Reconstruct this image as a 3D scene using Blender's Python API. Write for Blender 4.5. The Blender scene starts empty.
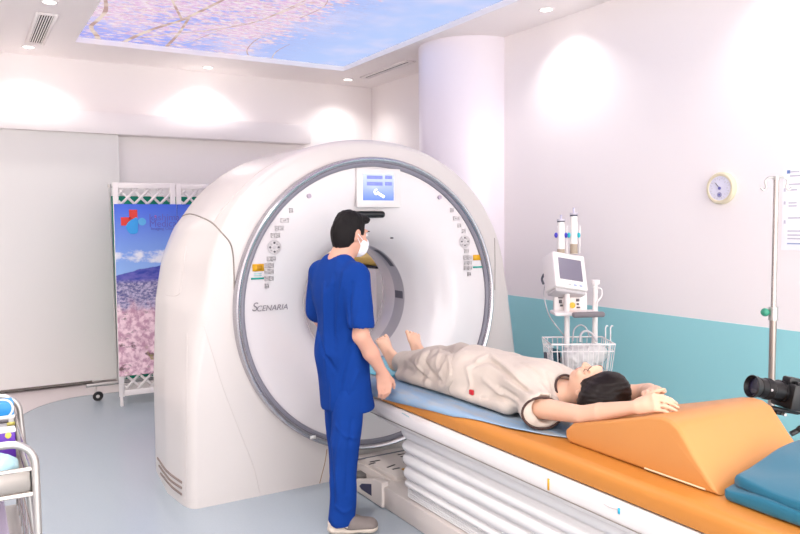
import bpy, bmesh, math, random
import numpy as np
from mathutils import Vector, Matrix, noise
from mathutils.bvhtree import BVHTree
scene = bpy.context.scene
COL = scene.collection
PI = math.pi
random.seed(7)

# ------------------------------------------------------------------ camera
YAW, PITCH, ROLL, FPX, CAMH = 0.53825503, 0.06106994, -0.00861027, 737.25, 1.62
_cy, _sy, _cp, _sp, _cr, _sr = (math.cos(YAW), math.sin(YAW), math.cos(PITCH), math.sin(PITCH), math.cos(ROLL), math.sin(ROLL))
_f = np.array([_sy, _cy, 0.]); _r = np.array([_cy, -_sy, 0.]); _u = np.array([0, 0, 1.])
_f2 = _f * _cp - _u * _sp; _u2 = _u * _cp + _f * _sp
_r3 = _r * _cr + _u2 * _sr; _u3 = _u2 * _cr - _r * _sr
cam_data = bpy.data.cameras.new('camera')
cam_data.sensor_width = 36.0
cam_data.lens = FPX * 36.0 / 800.0
cam_data.clip_start = 0.05
cam = bpy.data.objects.new('camera', cam_data); COL.objects.link(cam)
_m = Matrix.Identity(4)
for i in range(3):
    _m[i][0] = _r3[i]; _m[i][1] = _u3[i]; _m[i][2] = -_f2[i]
_m[2][3] = CAMH
cam.matrix_world = _m
scene.camera = cam

# ------------------------------------------------------------------ world, exposure
def C(r, g, b):
    o = []
    for c in (r, g, b):
        c /= 255.0
        o.append(c / 12.92 if c <= 0.04045 else ((c + 0.055) / 1.055) ** 2.4)
    return (o[0], o[1], o[2], 1.0)
world = bpy.data.worlds.new('world'); scene.world = world
world.use_nodes = True
world.node_tree.nodes['Background'].inputs['Color'].default_value = (1.0, 0.95, 0.93, 1)
world.node_tree.nodes['Background'].inputs['Strength'].default_value = 1.25
scene.view_settings.view_transform = 'Standard'
scene.view_settings.look = 'None'
scene.view_settings.exposure = 2.0
scene.view_settings.gamma = 1.0
MURAL_STRENGTH = 0.25
DOWNLIGHT_W = 8.5

# rectangular area light for added unseen lighting; none is placed
def area(name, loc, size, energy, rot=(0, 0, 0), col=(1, 0.97, 0.95)):
    d = bpy.data.lights.new(name, 'AREA'); d.shape = 'RECTANGLE'; d.size, d.size_y = size
    d.energy = energy; d.color = col
    o = bpy.data.objects.new(name, d); COL.objects.link(o); o.location = loc; o.rotation_euler = rot
    return o

# ------------------------------------------------------------------ helpers
def pix(x, y):
    d = _r3 * ((x - 400) / FPX) - _u3 * ((y - 267) / FPX) + _f2
    return Vector(d)
def on(axis, v, x, y):
    d = pix(x, y); o = Vector((0, 0, CAMH)); i = 'XYZ'.index(axis)
    return o + d * ((v - o[i]) / d[i])
def atd(x, y, dep):
    return Vector((0, 0, CAMH)) + pix(x, y) * dep

WALLS = ('white_plastic', 'notice_paper', 'dial_face', 'white_mask', 'syringe_body', 'wall_paint', 'ceiling_paint', 'teal_paint', 'door_laminate', 'column_paint')
def mat(name, col, rough=0.5, metal=0.0, spec=0.5, bump=0.0, bscale=40.0, var=0.0, vscale=6.0, coat=0.0, alpha=1.0, trans=0.0, emit=None, estr=1.0, sheen=0.0, sss=0.0):
    if name not in WALLS: col = tuple(q * .81 for q in col[:3]) + (1,)
    m = bpy.data.materials.new(name); m.use_nodes = True
    nt = m.node_tree; b = nt.nodes['Principled BSDF']
    b.inputs['Base Color'].default_value = col
    b.inputs['Roughness'].default_value = rough
    b.inputs['Metallic'].default_value = metal
    b.inputs['Specular IOR Level'].default_value = spec
    b.inputs['Coat Weight'].default_value = coat
    b.inputs['Alpha'].default_value = alpha
    b.inputs['Transmission Weight'].default_value = trans
    if sheen: b.inputs['Sheen Weight'].default_value = sheen
    if sss:
        b.inputs['Subsurface Weight'].default_value = sss
        b.inputs['Subsurface Radius'].default_value = (0.01, 0.004, 0.002)
    if emit:
        b.inputs['Emission Color'].default_value = emit; b.inputs['Emission Strength'].default_value = estr
    if bump or var:
        tc = nt.nodes.new('ShaderNodeTexCoord')
    if bump:
        n = nt.nodes.new('ShaderNodeTexNoise'); n.inputs['Scale'].default_value = bscale; n.inputs['Detail'].default_value = 4
        bp = nt.nodes.new('ShaderNodeBump'); bp.inputs['Strength'].default_value = bump; bp.inputs['Distance'].default_value = 0.004
        nt.links.new(tc.outputs['Object'], n.inputs['Vector'])
        nt.links.new(n.outputs['Fac'], bp.inputs['Height']); nt.links.new(bp.outputs['Normal'], b.inputs['Normal'])
    if var:
        n = nt.nodes.new('ShaderNodeTexNoise'); n.inputs['Scale'].default_value = vscale; n.inputs['Detail'].default_value = 5
        mx = nt.nodes.new('ShaderNodeMix'); mx.data_type = 'RGBA'
        mx.inputs[6].default_value = tuple(c * (1 - var) for c in col[:3]) + (1,)
        mx.inputs[7].default_value = tuple(min(1, c * (1 + var)) for c in col[:3]) + (1,)
        nt.links.new(tc.outputs['Object'], n.inputs['Vector'])
        nt.links.new(n.outputs['Fac'], mx.inputs[0]); nt.links.new(mx.outputs[2], b.inputs['Base Color'])
    return m

def tag(o, label=None, cat=None, group=None, kind=None):
    if label: o['label'] = label
    if cat: o['category'] = cat
    if group: o['group'] = group
    if kind: o['kind'] = kind
    return o
def thing(name, loc, label, cat, group=None):
    o = bpy.data.objects.new(name, None); COL.objects.link(o); o.location = loc
    o.empty_display_size = 0.1
    return tag(o, label, cat, group)
def root_of(o):
    m = Matrix.Identity(4)
    while o is not None:
        if o.type == 'EMPTY': m = Matrix.Translation(o.location) @ m
        o = o.parent
    return m
def link(name, me, m, parent=None, smooth=True):
    o = bpy.data.objects.new(name, me); COL.objects.link(o)
    if m is not None: me.materials.append(m)
    if smooth:
        for p in me.polygons: p.use_smooth = True
    if parent is not None:
        o.parent = parent
        if parent.type == 'EMPTY': o.matrix_parent_inverse = Matrix.Translation(parent.location).inverted()
    return o
def pyd(name, v, f, m, parent=None, smooth=True):
    me = bpy.data.meshes.new(name); me.from_pydata([tuple(p) for p in v], [], f); me.update()
    return link(name, me, m, parent, smooth)

class MB:
    def __init__(s): s.bm = bmesh.new()
    def add(s, v, f):
        vs = [s.bm.verts.new(tuple(p)) for p in v]
        for q in f:
            try: s.bm.faces.new([vs[i] for i in q])
            except ValueError: pass
        return vs
    def box(s, lo, hi, bevel=0.0, seg=2, M=None):
        b = bmesh.new()
        bmesh.ops.create_cube(b, size=1.0)
        lo = Vector(lo); hi = Vector(hi)
        for v in b.verts:
            v.co = Vector(((v.co.x + .5) * (hi.x - lo.x) + lo.x, (v.co.y + .5) * (hi.y - lo.y) + lo.y, (v.co.z + .5) * (hi.z - lo.z) + lo.z))
        if bevel: bmesh.ops.bevel(b, geom=list(b.edges), offset=bevel, segments=seg, profile=0.5, affect='EDGES')
        if M is not None: bmesh.ops.transform(b, matrix=M, verts=b.verts)
        s.merge(b); return s
    def merge(s, b):
        b.verts.index_update()
        vs = [s.bm.verts.new(v.co) for v in b.verts]
        for f in b.faces:
            try: s.bm.faces.new([vs[v.index] for v in f.verts])
            except ValueError: pass
        b.free()
    def cyl(s, a, b, ra, rb=None, n=20, cap=True):
        if rb is None: rb = ra
        a = Vector(a); b = Vector(b); d = (b - a).normalized()
        x = d.orthogonal().normalized(); y = d.cross(x)
        v = []
        for p, r in ((a, ra), (b, rb)):
            for i in range(n):
                t = 2 * PI * i / n; v.append(p + (x * math.cos(t) + y * math.sin(t)) * r)
        f = [(i, (i + 1) % n, n + (i + 1) % n, n + i) for i in range(n)]
        if cap: f += [tuple(range(n))[::-1], tuple(range(n, 2 * n))]
        s.add(v, f); return s
    def lathe(s, prof, o, axis, n=32, closed=False, arc=None):
        # prof: (radius, height along axis)
        o = Vector(o); d = Vector(axis).normalized(); x = d.orthogonal().normalized()
        if abs(d.y) > .9: x = Vector((1, 0, 0))
        y = d.cross(x); k = len(prof); v = []
        a0, a1 = arc if arc else (0, 2 * PI)
        m = n if arc is None else n + 1
        for i in range(m):
            t = a0 + (a1 - a0) * i / n
            for r, h in prof: v.append(o + d * h + (x * math.cos(t) + y * math.sin(t)) * r)
        f = []
        for i in range(n):
            i2 = (i + 1) % m
            for j in range(k - 1 + (1 if closed else 0)):
                j2 = (j + 1) % k
                f.append((i * k + j, i2 * k + j, i2 * k + j2, i * k + j2))
        s.add(v, f); bmesh.ops.remove_doubles(s.bm, verts=s.bm.verts, dist=1e-6); return s
    def tube(s, path, r, n=10, closed=False, cap=True):
        P = [Vector(p) for p in path]; k = len(P)
        rr = r if isinstance(r, (list, tuple)) else [r] * k
        v = []; up = None
        for i in range(k):
            if closed: d = P[(i + 1) % k] - P[i - 1]
            else: d = P[min(i + 1, k - 1)] - P[max(i - 1, 0)]
            d.normalize()
            if up is None: up = d.orthogonal().normalized()
            else:
                up = up - d * up.dot(d)
                if up.length < 1e-5: up = d.orthogonal()
                up.normalize()
            w = d.cross(up)
            for j in range(n):
                t = 2 * PI * j / n; v.append(P[i] + (up * math.cos(t) + w * math.sin(t)) * rr[i])
        f = []
        for i in range(k if closed else k - 1):
            i2 = (i + 1) % k
            for j in range(n):
                j2 = (j + 1) % n; f.append((i * n + j, i * n + j2, i2 * n + j2, i2 * n + j))
        if cap and not closed:
            f += [tuple(range(n))[::-1], tuple(range((k - 1) * n, k * n))]
        s.add(v, f); return s
    def prism(s, poly, d, bevel=0.0, seg=2):
        # poly: 3D points of one flat face, extruded by vector d
        b = bmesh.new(); d = Vector(d); k = len(poly)
        v0 = [b.verts.new(tuple(p)) for p in poly]; v1 = [b.verts.new(tuple(Vector(p) + d)) for p in poly]
        b.faces.new(v0[::-1]); b.faces.new(v1)
        for i in range(k): b.faces.new((v0[i], v0[(i + 1) % k], v1[(i + 1) % k], v1[i]))
        bmesh.ops.recalc_face_normals(b, faces=b.faces)
        if bevel: bmesh.ops.bevel(b, geom=list(b.edges), offset=bevel, segments=seg, profile=0.5, affect='EDGES')
        s.merge(b); return s
    def sphere(s, c, r, n=16, sc=(1, 1, 1)):
        b = bmesh.new(); bmesh.ops.create_uvsphere(b, u_segments=n, v_segments=max(6, n // 2), radius=1)
        for v in b.verts: v.co = Vector(c) + Vector((v.co.x * sc[0] * r, v.co.y * sc[1] * r, v.co.z * sc[2] * r))
        s.merge(b); return s
    def build(s, name, m, parent=None, smooth=True, angle=35):
        bmesh.ops.recalc_face_normals(s.bm, faces=s.bm.faces)
        if smooth:
            for e in s.bm.edges:
                if len(e.link_faces) == 2:
                    e.smooth = e.calc_face_angle(0) < math.radians(angle)
        me = bpy.data.meshes.new(name); s.bm.to_mesh(me); s.bm.free()
        return link(name, me, m, parent, smooth)

def spline(pts, n=8):
    P = [Vector(p) for p in pts]; out = []
    for i in range(len(P) - 1):
        p0 = P[max(i - 1, 0)]; p1 = P[i]; p2 = P[i + 1]; p3 = P[min(i + 2, len(P) - 1)]
        for j in range(n):
            t = j / n
            out.append(0.5 * ((2 * p1) + (-p0 + p2) * t + (2 * p0 - 5 * p1 + 4 * p2 - p3) * t * t + (-p0 + 3 * p1 - 3 * p2 + p3) * t ** 3))
    out.append(P[-1]); return out

def text_mesh(name, s, size, M, m, parent=None, shear=0.0, space=1.0, depth=0.0008):
    cu = bpy.data.curves.new(name, 'FONT'); cu.body = s; cu.size = size; cu.shear = shear; cu.extrude = depth; cu.space_character = space
    cu.align_x = 'CENTER'; cu.align_y = 'CENTER'
    o = bpy.data.objects.new('tmp', cu); COL.objects.link(o)
    dg = bpy.context.evaluated_depsgraph_get()
    me = bpy.data.meshes.new_from_object(o.evaluated_get(dg))
    bpy.data.objects.remove(o); bpy.data.curves.remove(cu)
    me.transform(M); me.name = name; me.materials.clear()
    return link(name, me, m, parent, False)
def wallM(c, right, up):
    r = Vector(right).normalized(); u = Vector(up).normalized(); n = r.cross(u)
    M = Matrix.Identity(4)
    for i in range(3): M[i][0] = r[i]; M[i][1] = u[i]; M[i][2] = n[i]; M[i][3] = c[i]
    return M

# ---- organic surfaces: smooth union of tapered limbs and ellipsoids, meshed with surface nets
def frame_from(z, x=None):
    z = np.array(z, float); z /= np.linalg.norm(z)
    if x is None: x = np.array([1., 0, 0]) if abs(z[0]) < .9 else np.array([0, 1., 0])
    x = np.array(x, float); x = x - z * (x @ z); x /= np.linalg.norm(x)
    return np.array([x, np.cross(z, x), z])
def cone(a, b, ra, rb, k=.02, flat=None, neg=False):
    return ('c', np.array(a, float), np.array(b, float), ra, rb, k, flat, neg)
def ell(c, r, R=None, k=.02, neg=False):
    return ('e', np.array(c, float), np.array(r, float), np.eye(3) if R is None else np.array(R, float), None, k, None, neg)
def chain(pts, rad, k=.015, flat=None):
    return [cone(pts[i], pts[i + 1], rad[i], rad[i + 1], k, flat) for i in range(len(pts) - 1)]
def organic(name, prims, res, m, parent=None, disp=None, relax=2):
    los, his = [], []
    for p in prims:
        if p[7]: continue
        if p[0] == 'c':
            R = max(p[3], p[4]); los.append(np.minimum(p[1], p[2]) - R); his.append(np.maximum(p[1], p[2]) + R)
        else:
            R = max(p[2]); los.append(p[1] - R); his.append(p[1] + R)
    lo = np.min(los, 0) - 4 * res; hi = np.max(his, 0) + 4 * res
    N = np.ceil((hi - lo) / res).astype(int) + 1
    F = np.full(N, 1.0, np.float32)
    ax = [lo[i] + res * np.arange(N[i]) for i in range(3)]
    for p in prims:
        k = p[5]
        if p[0] == 'c':
            R = max(p[3], p[4]); bl = np.minimum(p[1], p[2]) - R; bh = np.maximum(p[1], p[2]) + R
        else:
            R = max(p[2]); bl = p[1] - R; bh = p[1] + R
        mg = k * 1.2 + 3 * res
        i0 = np.maximum(np.floor((bl - mg - lo) / res).astype(int), 0); i1 = np.minimum(np.ceil((bh + mg - lo) / res).astype(int) + 1, N)
        if np.any(i1 <= i0): continue
        X, Y, Z = np.meshgrid(*[ax[i][i0[i]:i1[i]] for i in range(3)], indexing='ij')
        Q = np.stack([X, Y, Z], -1)
        if p[0] == 'c':
            a, b, ra, rb, fl = p[1], p[2], p[3], p[4], p[6]
            q = Q - a; ab = b - a
            sc = 1.0
            if fl is not None:
                d = np.array(fl[0], float); d /= np.linalg.norm(d); fac = fl[1]
                q = q + (1 / fac - 1) * (q @ d)[..., None] * d
                ab = ab + (1 / fac - 1) * (ab @ d) * d
                sc = fac if fac < 1 else 1.0
            L2 = ab @ ab + 1e-12
            t = np.clip((q @ ab) / L2, 0, 1)
            D = np.linalg.norm(q - t[..., None] * ab, axis=-1) - (ra + (rb - ra) * t)
            D = D * (sc ** .5)
        else:
            q = (Q - p[1]) @ p[3].T
            e = q / p[2]
            k0 = np.linalg.norm(e, axis=-1); k1 = np.linalg.norm(e / p[2], axis=-1) + 1e-9
            D = k0 * (k0 - 1) / k1
        S = F[i0[0]:i1[0], i0[1]:i1[1], i0[2]:i1[2]]
        if p[7]:
            D = -D; h = np.maximum(k - np.abs(S - D), 0) / max(k, 1e-6); S[...] = np.maximum(S, D) + h * h * k / 4
        else:
            h = np.maximum(k - np.abs(S - D), 0) / max(k, 1e-6); S[...] = np.minimum(S, D) - h * h * k / 4
    ins = F < 0
    c = np.zeros(np.array(N) - 1, np.int8)
    for dx in (0, 1):
        for dy in (0, 1):
            for dz in (0, 1):
                c += ins[dx:N[0] - 1 + dx, dy:N[1] - 1 + dy, dz:N[2] - 1 + dz]
    act = (c > 0) & (c < 8)
    idx = np.full(act.shape, -1, np.int64); ii = np.argwhere(act); idx[act] = np.arange(len(ii))
    acc = np.zeros((len(ii), 3)); cnt = np.zeros(len(ii))
    corners = [(x, y, z) for x in (0, 1) for y in (0, 1) for z in (0, 1)]
    for a in corners:
        for axis in range(3):
            if a[axis]: continue
            b = list(a); b[axis] = 1
            fa = F[ii[:, 0] + a[0], ii[:, 1] + a[1], ii[:, 2] + a[2]]; fb = F[ii[:, 0] + b[0], ii[:, 1] + b[1], ii[:, 2] + b[2]]
            cr = (fa < 0) != (fb < 0)
            t = np.where(cr, fa / np.where(cr, fa - fb, 1), 0)
            pt = np.array(a, float)[None] + t[:, None] * (np.array(b) - np.array(a))[None]
            acc[cr] += pt[cr]; cnt[cr] += 1
    V = lo + res * (ii + acc / np.maximum(cnt, 1)[:, None])
    quads = []
    for axis in range(3):
        sl0 = [slice(None)] * 3; sl1 = [slice(None)] * 3
        sl0[axis] = slice(0, -1); sl1[axis] = slice(1, None)
        A = ins[tuple(sl0)]; B = ins[tuple(sl1)]
        e = np.argwhere(A != B)
        u, w = (axis + 1) % 3, (axis + 2) % 3
        e = e[(e[:, u] > 0) & (e[:, w] > 0) & (e[:, u] < N[u] - 1) & (e[:, w] < N[w] - 1)]
        def g(du, dw):
            q = e.copy(); q[:, u] += du; q[:, w] += dw; return idx[q[:, 0], q[:, 1], q[:, 2]]
        Qd = np.stack([g(-1, -1), g(0, -1), g(0, 0), g(-1, 0)], 1)
        fl = ~A[e[:, 0], e[:, 1], e[:, 2]]
        Qd[fl] = Qd[fl][:, ::-1]
        quads.append(Qd)
    Qd = np.concatenate(quads); Qd = Qd[(Qd >= 0).all(1)]
    E = np.concatenate([Qd[:, [0, 1]], Qd[:, [1, 2]], Qd[:, [2, 3]], Qd[:, [3, 0]]])
    for _ in range(relax):
        s = np.zeros_like(V); n = np.zeros(len(V))
        for a, b in ((0, 1), (1, 0)):
            for d in range(3): s[:, d] += np.bincount(E[:, a], V[E[:, b], d], len(V))
            n += np.bincount(E[:, a], minlength=len(V))
        V = V * .5 + .5 * s / np.maximum(n, 1)[:, None]
    if disp is not None: V = disp(V, Qd)
    me = bpy.data.meshes.new(name)
    me.vertices.add(len(V)); me.vertices.foreach_set('co', V.astype(np.float32).ravel())
    me.loops.add(4 * len(Qd)); me.loops.foreach_set('vertex_index', Qd.astype(np.int32).ravel())
    me.polygons.add(len(Qd)); me.polygons.foreach_set('loop_start', (4 * np.arange(len(Qd))).astype(np.int32))
    me.update(calc_edges=True); me.validate()
    return link(name, me, m, parent)
def normals_of(V, Q):
    n = np.cross(V[Q[:, 2]] - V[Q[:, 0]], V[Q[:, 3]] - V[Q[:, 1]])
    s = np.zeros_like(V)
    for j in range(4):
        for d in range(3): s[:, d] += np.bincount(Q[:, j], n[:, d], len(V))
    return s / (np.linalg.norm(s, axis=1)[:, None] + 1e-12)
def folds(amp, freq, stretch=(1, 1, 1), seed=0.0, mask=None):
    # cloth creases: ridged noise pushed along the normal
    def f(V, Q):
        n = normals_of(V, Q); o = np.zeros(len(V))
        for i, p in enumerate(V):
            q = Vector((p[0] * freq * stretch[0] + seed, p[1] * freq * stretch[1], p[2] * freq * stretch[2]))
            a = noise.noise(q); b = noise.noise(q * 2.3 + Vector((5, 1, 3)))
            o[i] = (1 - abs(a) * 2.2) * .7 + b * .5
        if mask is not None: o *= mask(V)
        return V + n * (o * amp)[:, None]
    return f
def creases(paths, base):
    # cloth folds running along given lines on the surface
    def f(V, Q):
        V = base(V, Q); n = normals_of(V, Q)
        t = BVHTree.FromPolygons([Vector(p) for p in V], [tuple(int(i) for i in q) for q in Q])
        o = np.zeros(len(V))
        for pts, w, amp in paths:
            P = []
            for q in spline([(x, y, 0) for x, y in pts], 5):
                h = t.ray_cast(Vector((0, 0, CAMH)), pix(q.x, q.y).normalized())
                if h[0] is not None: P.append(np.array(h[0]))
            for i in range(len(P) - 1):
                a_, b_ = P[i], P[i + 1]
                if np.linalg.norm(b_ - a_) > .12: continue
                sel = np.where(np.linalg.norm(V - (a_ + b_) / 2, axis=1) < 3 * w + .06)[0]
                if not len(sel): continue
                L = b_ - a_; s = np.clip(((V[sel] - a_) @ L) / (L @ L + 1e-12), 0, 1)
                D = np.linalg.norm(V[sel] - a_ - s[:, None] * L, axis=1)
                tp_ = math.sin(PI * min(1, max(.12, (i + .5) / (len(P) - 1)))) ** .5
                val = amp * tp_ * np.exp(-(D / w) ** 2)
                o[sel] = np.where(np.abs(val) > np.abs(o[sel]), val, o[sel])
        return V + n * o[:, None]
    return f
# ------------------------------------------------------------------ materials
M = {}
M['wall'] = mat('wall_paint', C(249, 242, 240), .55, bump=.04, bscale=60)
M['ceil'] = mat('ceiling_paint', C(250, 243, 241), .6)
M['teal'] = mat('teal_paint', C(158, 220, 224), .5, bump=.04, bscale=60)
M['door'] = mat('door_laminate', C(232, 229, 226), .4)
M['floor'] = mat('vinyl_blue', C(170, 180, 189), .22, spec=.4, var=.05, vscale=90)
M['floor2'] = mat('vinyl_pale', C(228, 216, 216), .3, var=.02, vscale=30)
M['white'] = mat('gloss_white', C(240, 235, 233), .28, coat=.3)
M['shell'] = mat('gantry_shell', C(222, 215, 212), .3, coat=.25)
M['face'] = mat('gantry_face', C(240, 234, 235), .22, coat=.4)
M['plast'] = mat('white_plastic', C(236, 230, 228), .4)
M['cream'] = mat('cream_plastic', C(226, 216, 210), .4)
M['seam'] = mat('seam_grey', C(150, 140, 132), .7)
M['seam2'] = mat('seam_pale', C(214, 206, 203), .7)
M['steel'] = mat('brushed_steel', C(214, 210, 206), .42, .9, bump=.03, bscale=120)
M['silver'] = mat('ring_silver', C(205, 202, 208), .25, .85)
M['darkgrey'] = mat('dark_grey', C(92, 92, 104), .45)
M['black'] = mat('black_plastic', C(24, 23, 25), .4)
M['blackm'] = mat('black_metal', C(38, 36, 38), .35, .6)
M['rubber'] = mat('grey_rubber', C(118, 114, 112), .7)
M['chrome'] = mat('chrome', C(208, 200, 194), .25, .9)
M['print'] = mat('grey_print', C(214, 208, 210), .6)
M['letter'] = mat('grey_lettering', C(142, 136, 142), .5)
M['print2'] = mat('dark_print', C(112, 108, 114), .6)
M['yellow'] = mat('yellow_sticker', C(240, 180, 20), .5)
M['tealp'] = mat('teal_sticker', C(28, 176, 160), .5)
M['wsticker'] = mat('white_sticker', C(244, 242, 240), .5)
M['orange'] = mat('orange_vinyl', C(212, 138, 60), .42, spec=.4, bump=.05, bscale=30, var=.03, vscale=5)
M['bluecloth'] = mat('petrol_blue_cloth', C(0, 104, 132), .75, bump=.12, bscale=300, sheen=.2)
M['green'] = mat('green_fabric', C(20, 150, 118), .8)
M['lens'] = mat('lamp_diffuser', C(255, 250, 245), .5, emit=(1, .96, .93, 1), estr=3.0)

def struct(name, v, f, m): return tag(pyd(name, v, f, m, None, False), kind='structure')
def sbox(name, lo, hi, m, bevel=0.0):
    o = MB().box(lo, hi, bevel).build(name, m, None, bevel > 0); return tag(o, kind='structure')

# ------------------------------------------------------------------ setting
ZC, XW, YB = 3.265, 4.266, 8.05
sbox('floor', (-2.6, -2.4, -.1), (XW + .3, YB + .15, 0), M['floor'])
curve = [(-2.6, 5.4), (-1.2, 5.6), (-.4, 6.0), (.1, 6.52), (.403, 7.0), (.562, 7.243), (.742, 7.391), (.925, 7.462), (1.23, 7.46), (1.6, 7.42), (2.2, 7.4), (3.2, 7.45), (XW, 7.5)]
cs = [(p.x, p.y) for p in spline([(x, y, 0) for x, y in curve], 6)]
nv = len(cs)
struct('trim_1', [(x, y, .002) for x, y in cs] + [(x, YB, .002) for x, y in cs], [(i, i + 1, nv + i + 1, nv + i) for i in range(nv - 1)], M['floor2'])
sbox('wall_back', (-2.6, YB, 0), (XW + .3, YB + .15, ZC + .2), M['wall'])
sbox('wall_right', (XW, -2.4, 0), (XW + .3, 5.85, ZC), M['wall'])
XA = 4.42
sbox('wall_alcove', (XA, 5.85, 0), (XA + .15, YB, ZC), M['wall'])
sbox('wall_left', (-2.15, -2.4, 0), (-2.0, YB, ZC + .2), M['wall'])
sbox('trim_2', (XW - .004, -2.4, .09), (XW, 5.29, .948), M['teal'])
sbox('baseboard_right', (XW - .012, -2.4, 0), (XW, 5.29, .09), M['wall'])
# ceiling with the recess of the light panel
HX0, HX1, HY0, HY1 = .965, 3.665, .9, 7.3
m = MB()
m.box((-2.6, -1.0, ZC), (HX0, YB, ZC + .16)); m.box((HX1, -1.0, ZC), (XW + .3, YB, ZC + .16))
m.box((HX0, HY1, ZC), (HX1, YB, ZC + .16)); m.box((HX0, -1.0, ZC), (HX1, HY0, ZC + .16))
tag(m.build('ceiling', M['ceil'], None, False), kind='structure')
# round column standing in the right wall
n = 48; cx, cy, cr = 4.235, 5.77, .485
m = MB(); m.cyl((cx, cy, 0), (cx, cy, ZC), cr, n=64); tag(m.build('wall_column', mat('column_paint', C(240, 232, 238), .28, coat=.2), None), kind='structure')
# sliding door and its track cover
sbox('door_1', (-1.4, 7.955, .035), (1.43, 8.0, 2.6), M['door'])
tag(MB().box((-1.4, 7.945, .026), (1.1, 7.965, .042)).build('trim_3', mat('door_seal', C(128, 118, 112), .6), None, False), kind='structure')
sbox('trim_4', (-2.6, 7.87, 2.525), (3.52, YB, 2.735), M['wall'], .006)

# ------------------------------------------------------------------ backlit ceiling picture
def mural_mat():
    m = bpy.data.materials.new('backlit_blossom_picture'); m.use_nodes = True
    nt = m.node_tree; nt.nodes.clear(); N = nt.nodes.new; Lk = nt.links.new
    out = N('ShaderNodeOutputMaterial'); em = N('ShaderNodeEmission'); em.inputs['Strength'].default_value = MURAL_STRENGTH
    tc = N('ShaderNodeTexCoord'); sp = N('ShaderNodeSeparateXYZ'); Lk(tc.outputs['Object'], sp.inputs[0])
    def math_(op, a, b=None, c=None):
        n = N('ShaderNodeMath'); n.operation = op
        for i, v in enumerate((a, b, c)):
            if v is None: continue
            if isinstance(v, (int, float)): n.inputs[i].default_value = v
            else: Lk(v, n.inputs[i])
        return n.outputs[0]
    def rng(v, a, b, lo=0, hi=1):
        n = N('ShaderNodeMapRange'); n.interpolation_type = 'SMOOTHSTEP'
        n.inputs[1].default_value = a; n.inputs[2].default_value = b; n.inputs[3].default_value = lo; n.inputs[4].default_value = hi
        Lk(v, n.inputs[0]); return n.outputs[0]
    def mix(fac, a, b):
        n = N('ShaderNodeMix'); n.data_type = 'RGBA'
        if isinstance(fac, (int, float)): n.inputs[0].default_value = fac
        else: Lk(fac, n.inputs[0])
        for i, v in ((6, a), (7, b)):
            if isinstance(v, tuple): n.inputs[i].default_value = v
            else: Lk(v, n.inputs[i])
        return n.outputs[2]
    def noise_(scale, detail, stretch=(1, 1, 1), rot=0.0, off=(0, 0, 0)):
        mp = N('ShaderNodeMapping'); mp.inputs['Scale'].default_value = stretch; mp.inputs['Rotation'].default_value = (0, 0, rot); mp.inputs['Location'].default_value = off
        Lk(tc.outputs['Object'], mp.inputs[0])
        n = N('ShaderNodeTexNoise'); n.inputs['Scale'].default_value = scale; n.inputs['Detail'].default_value = detail; n.inputs['Roughness'].default_value = .68
        Lk(mp.outputs[0], n.inputs['Vector']); return n.outputs['Fac']
    X, Y = sp.outputs[0], sp.outputs[1]
    sky = mix(rng(X, 1.0, 3.6), C(166, 174, 252), C(190, 210, 255))
    cloud = noise_(.9, 3, off=(3, 1, 0))
    sky = mix(math_('MULTIPLY', rng(cloud, .42, .7), .75), sky, C(236, 226, 250))
    # blossom density: thick left and middle, thinning towards the right
    dens = math_('MULTIPLY', rng(X, 3.35, 2.3, 0, 1), rng(Y, 7.4, 6.3, .62, 1))
    clump = noise_(1.7, 3, (1, 1.3, 1), .5)
    fine = noise_(9, 7, (1, 2.0, 1), .45, (1, 2, 0))
    s = math_('ADD', math_('ADD', math_('MULTIPLY', fine, 1.0), math_('MULTIPLY', clump, .55)), math_('MULTIPLY', dens, .34))
    k = rng(s, 1.0, 1.10)
    tone = noise_(16, 4, (1, 1.5, 1), .3, (4, 4, 0))
    pink = mix(rng(tone, .38, .62), C(240, 196, 228), C(255, 238, 240))
    pink = mix(math_('MULTIPLY', rng(noise_(21, 3, (1, 1, 1), 0, (7, 0, 0)), .56, .7), .6), pink, C(236, 202, 150))
    col = mix(math_('MULTIPLY', k, .88), sky, pink)
    twig = noise_(4, 6, (1, 4, 1), .6, (9, 3, 0))
    tw = math_('MULTIPLY', rng(math_('ABSOLUTE', math_('SUBTRACT', twig, .5)), .018, .004), math_('MULTIPLY', dens, .55))
    col = mix(tw, col, C(196, 160, 160))
    Lk(col, em.inputs['Color']); Lk(em.outputs[0], out.inputs[0])
    return m
ZM = ZC + .05
mu = thing('ceiling_light_panel', ((HX0 + HX1) / 2, 4.1, ZM), 'large backlit ceiling panel with a cherry blossom sky picture above the scanner', 'light panel')
pyd('picture_sheet', [(HX0, HY0, ZM), (HX0, HY1, ZM), (HX1, HY1, ZM), (HX1, HY0, ZM)], [(0, 1, 2, 3)], mural_mat(), mu, False)
MB().box((HX0 - .04, HY0 - .04, ZM + .002), (HX1 + .04, HY1 + .04, ZM + .06)).build('back_tray', M['ceil'], mu, False)
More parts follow.
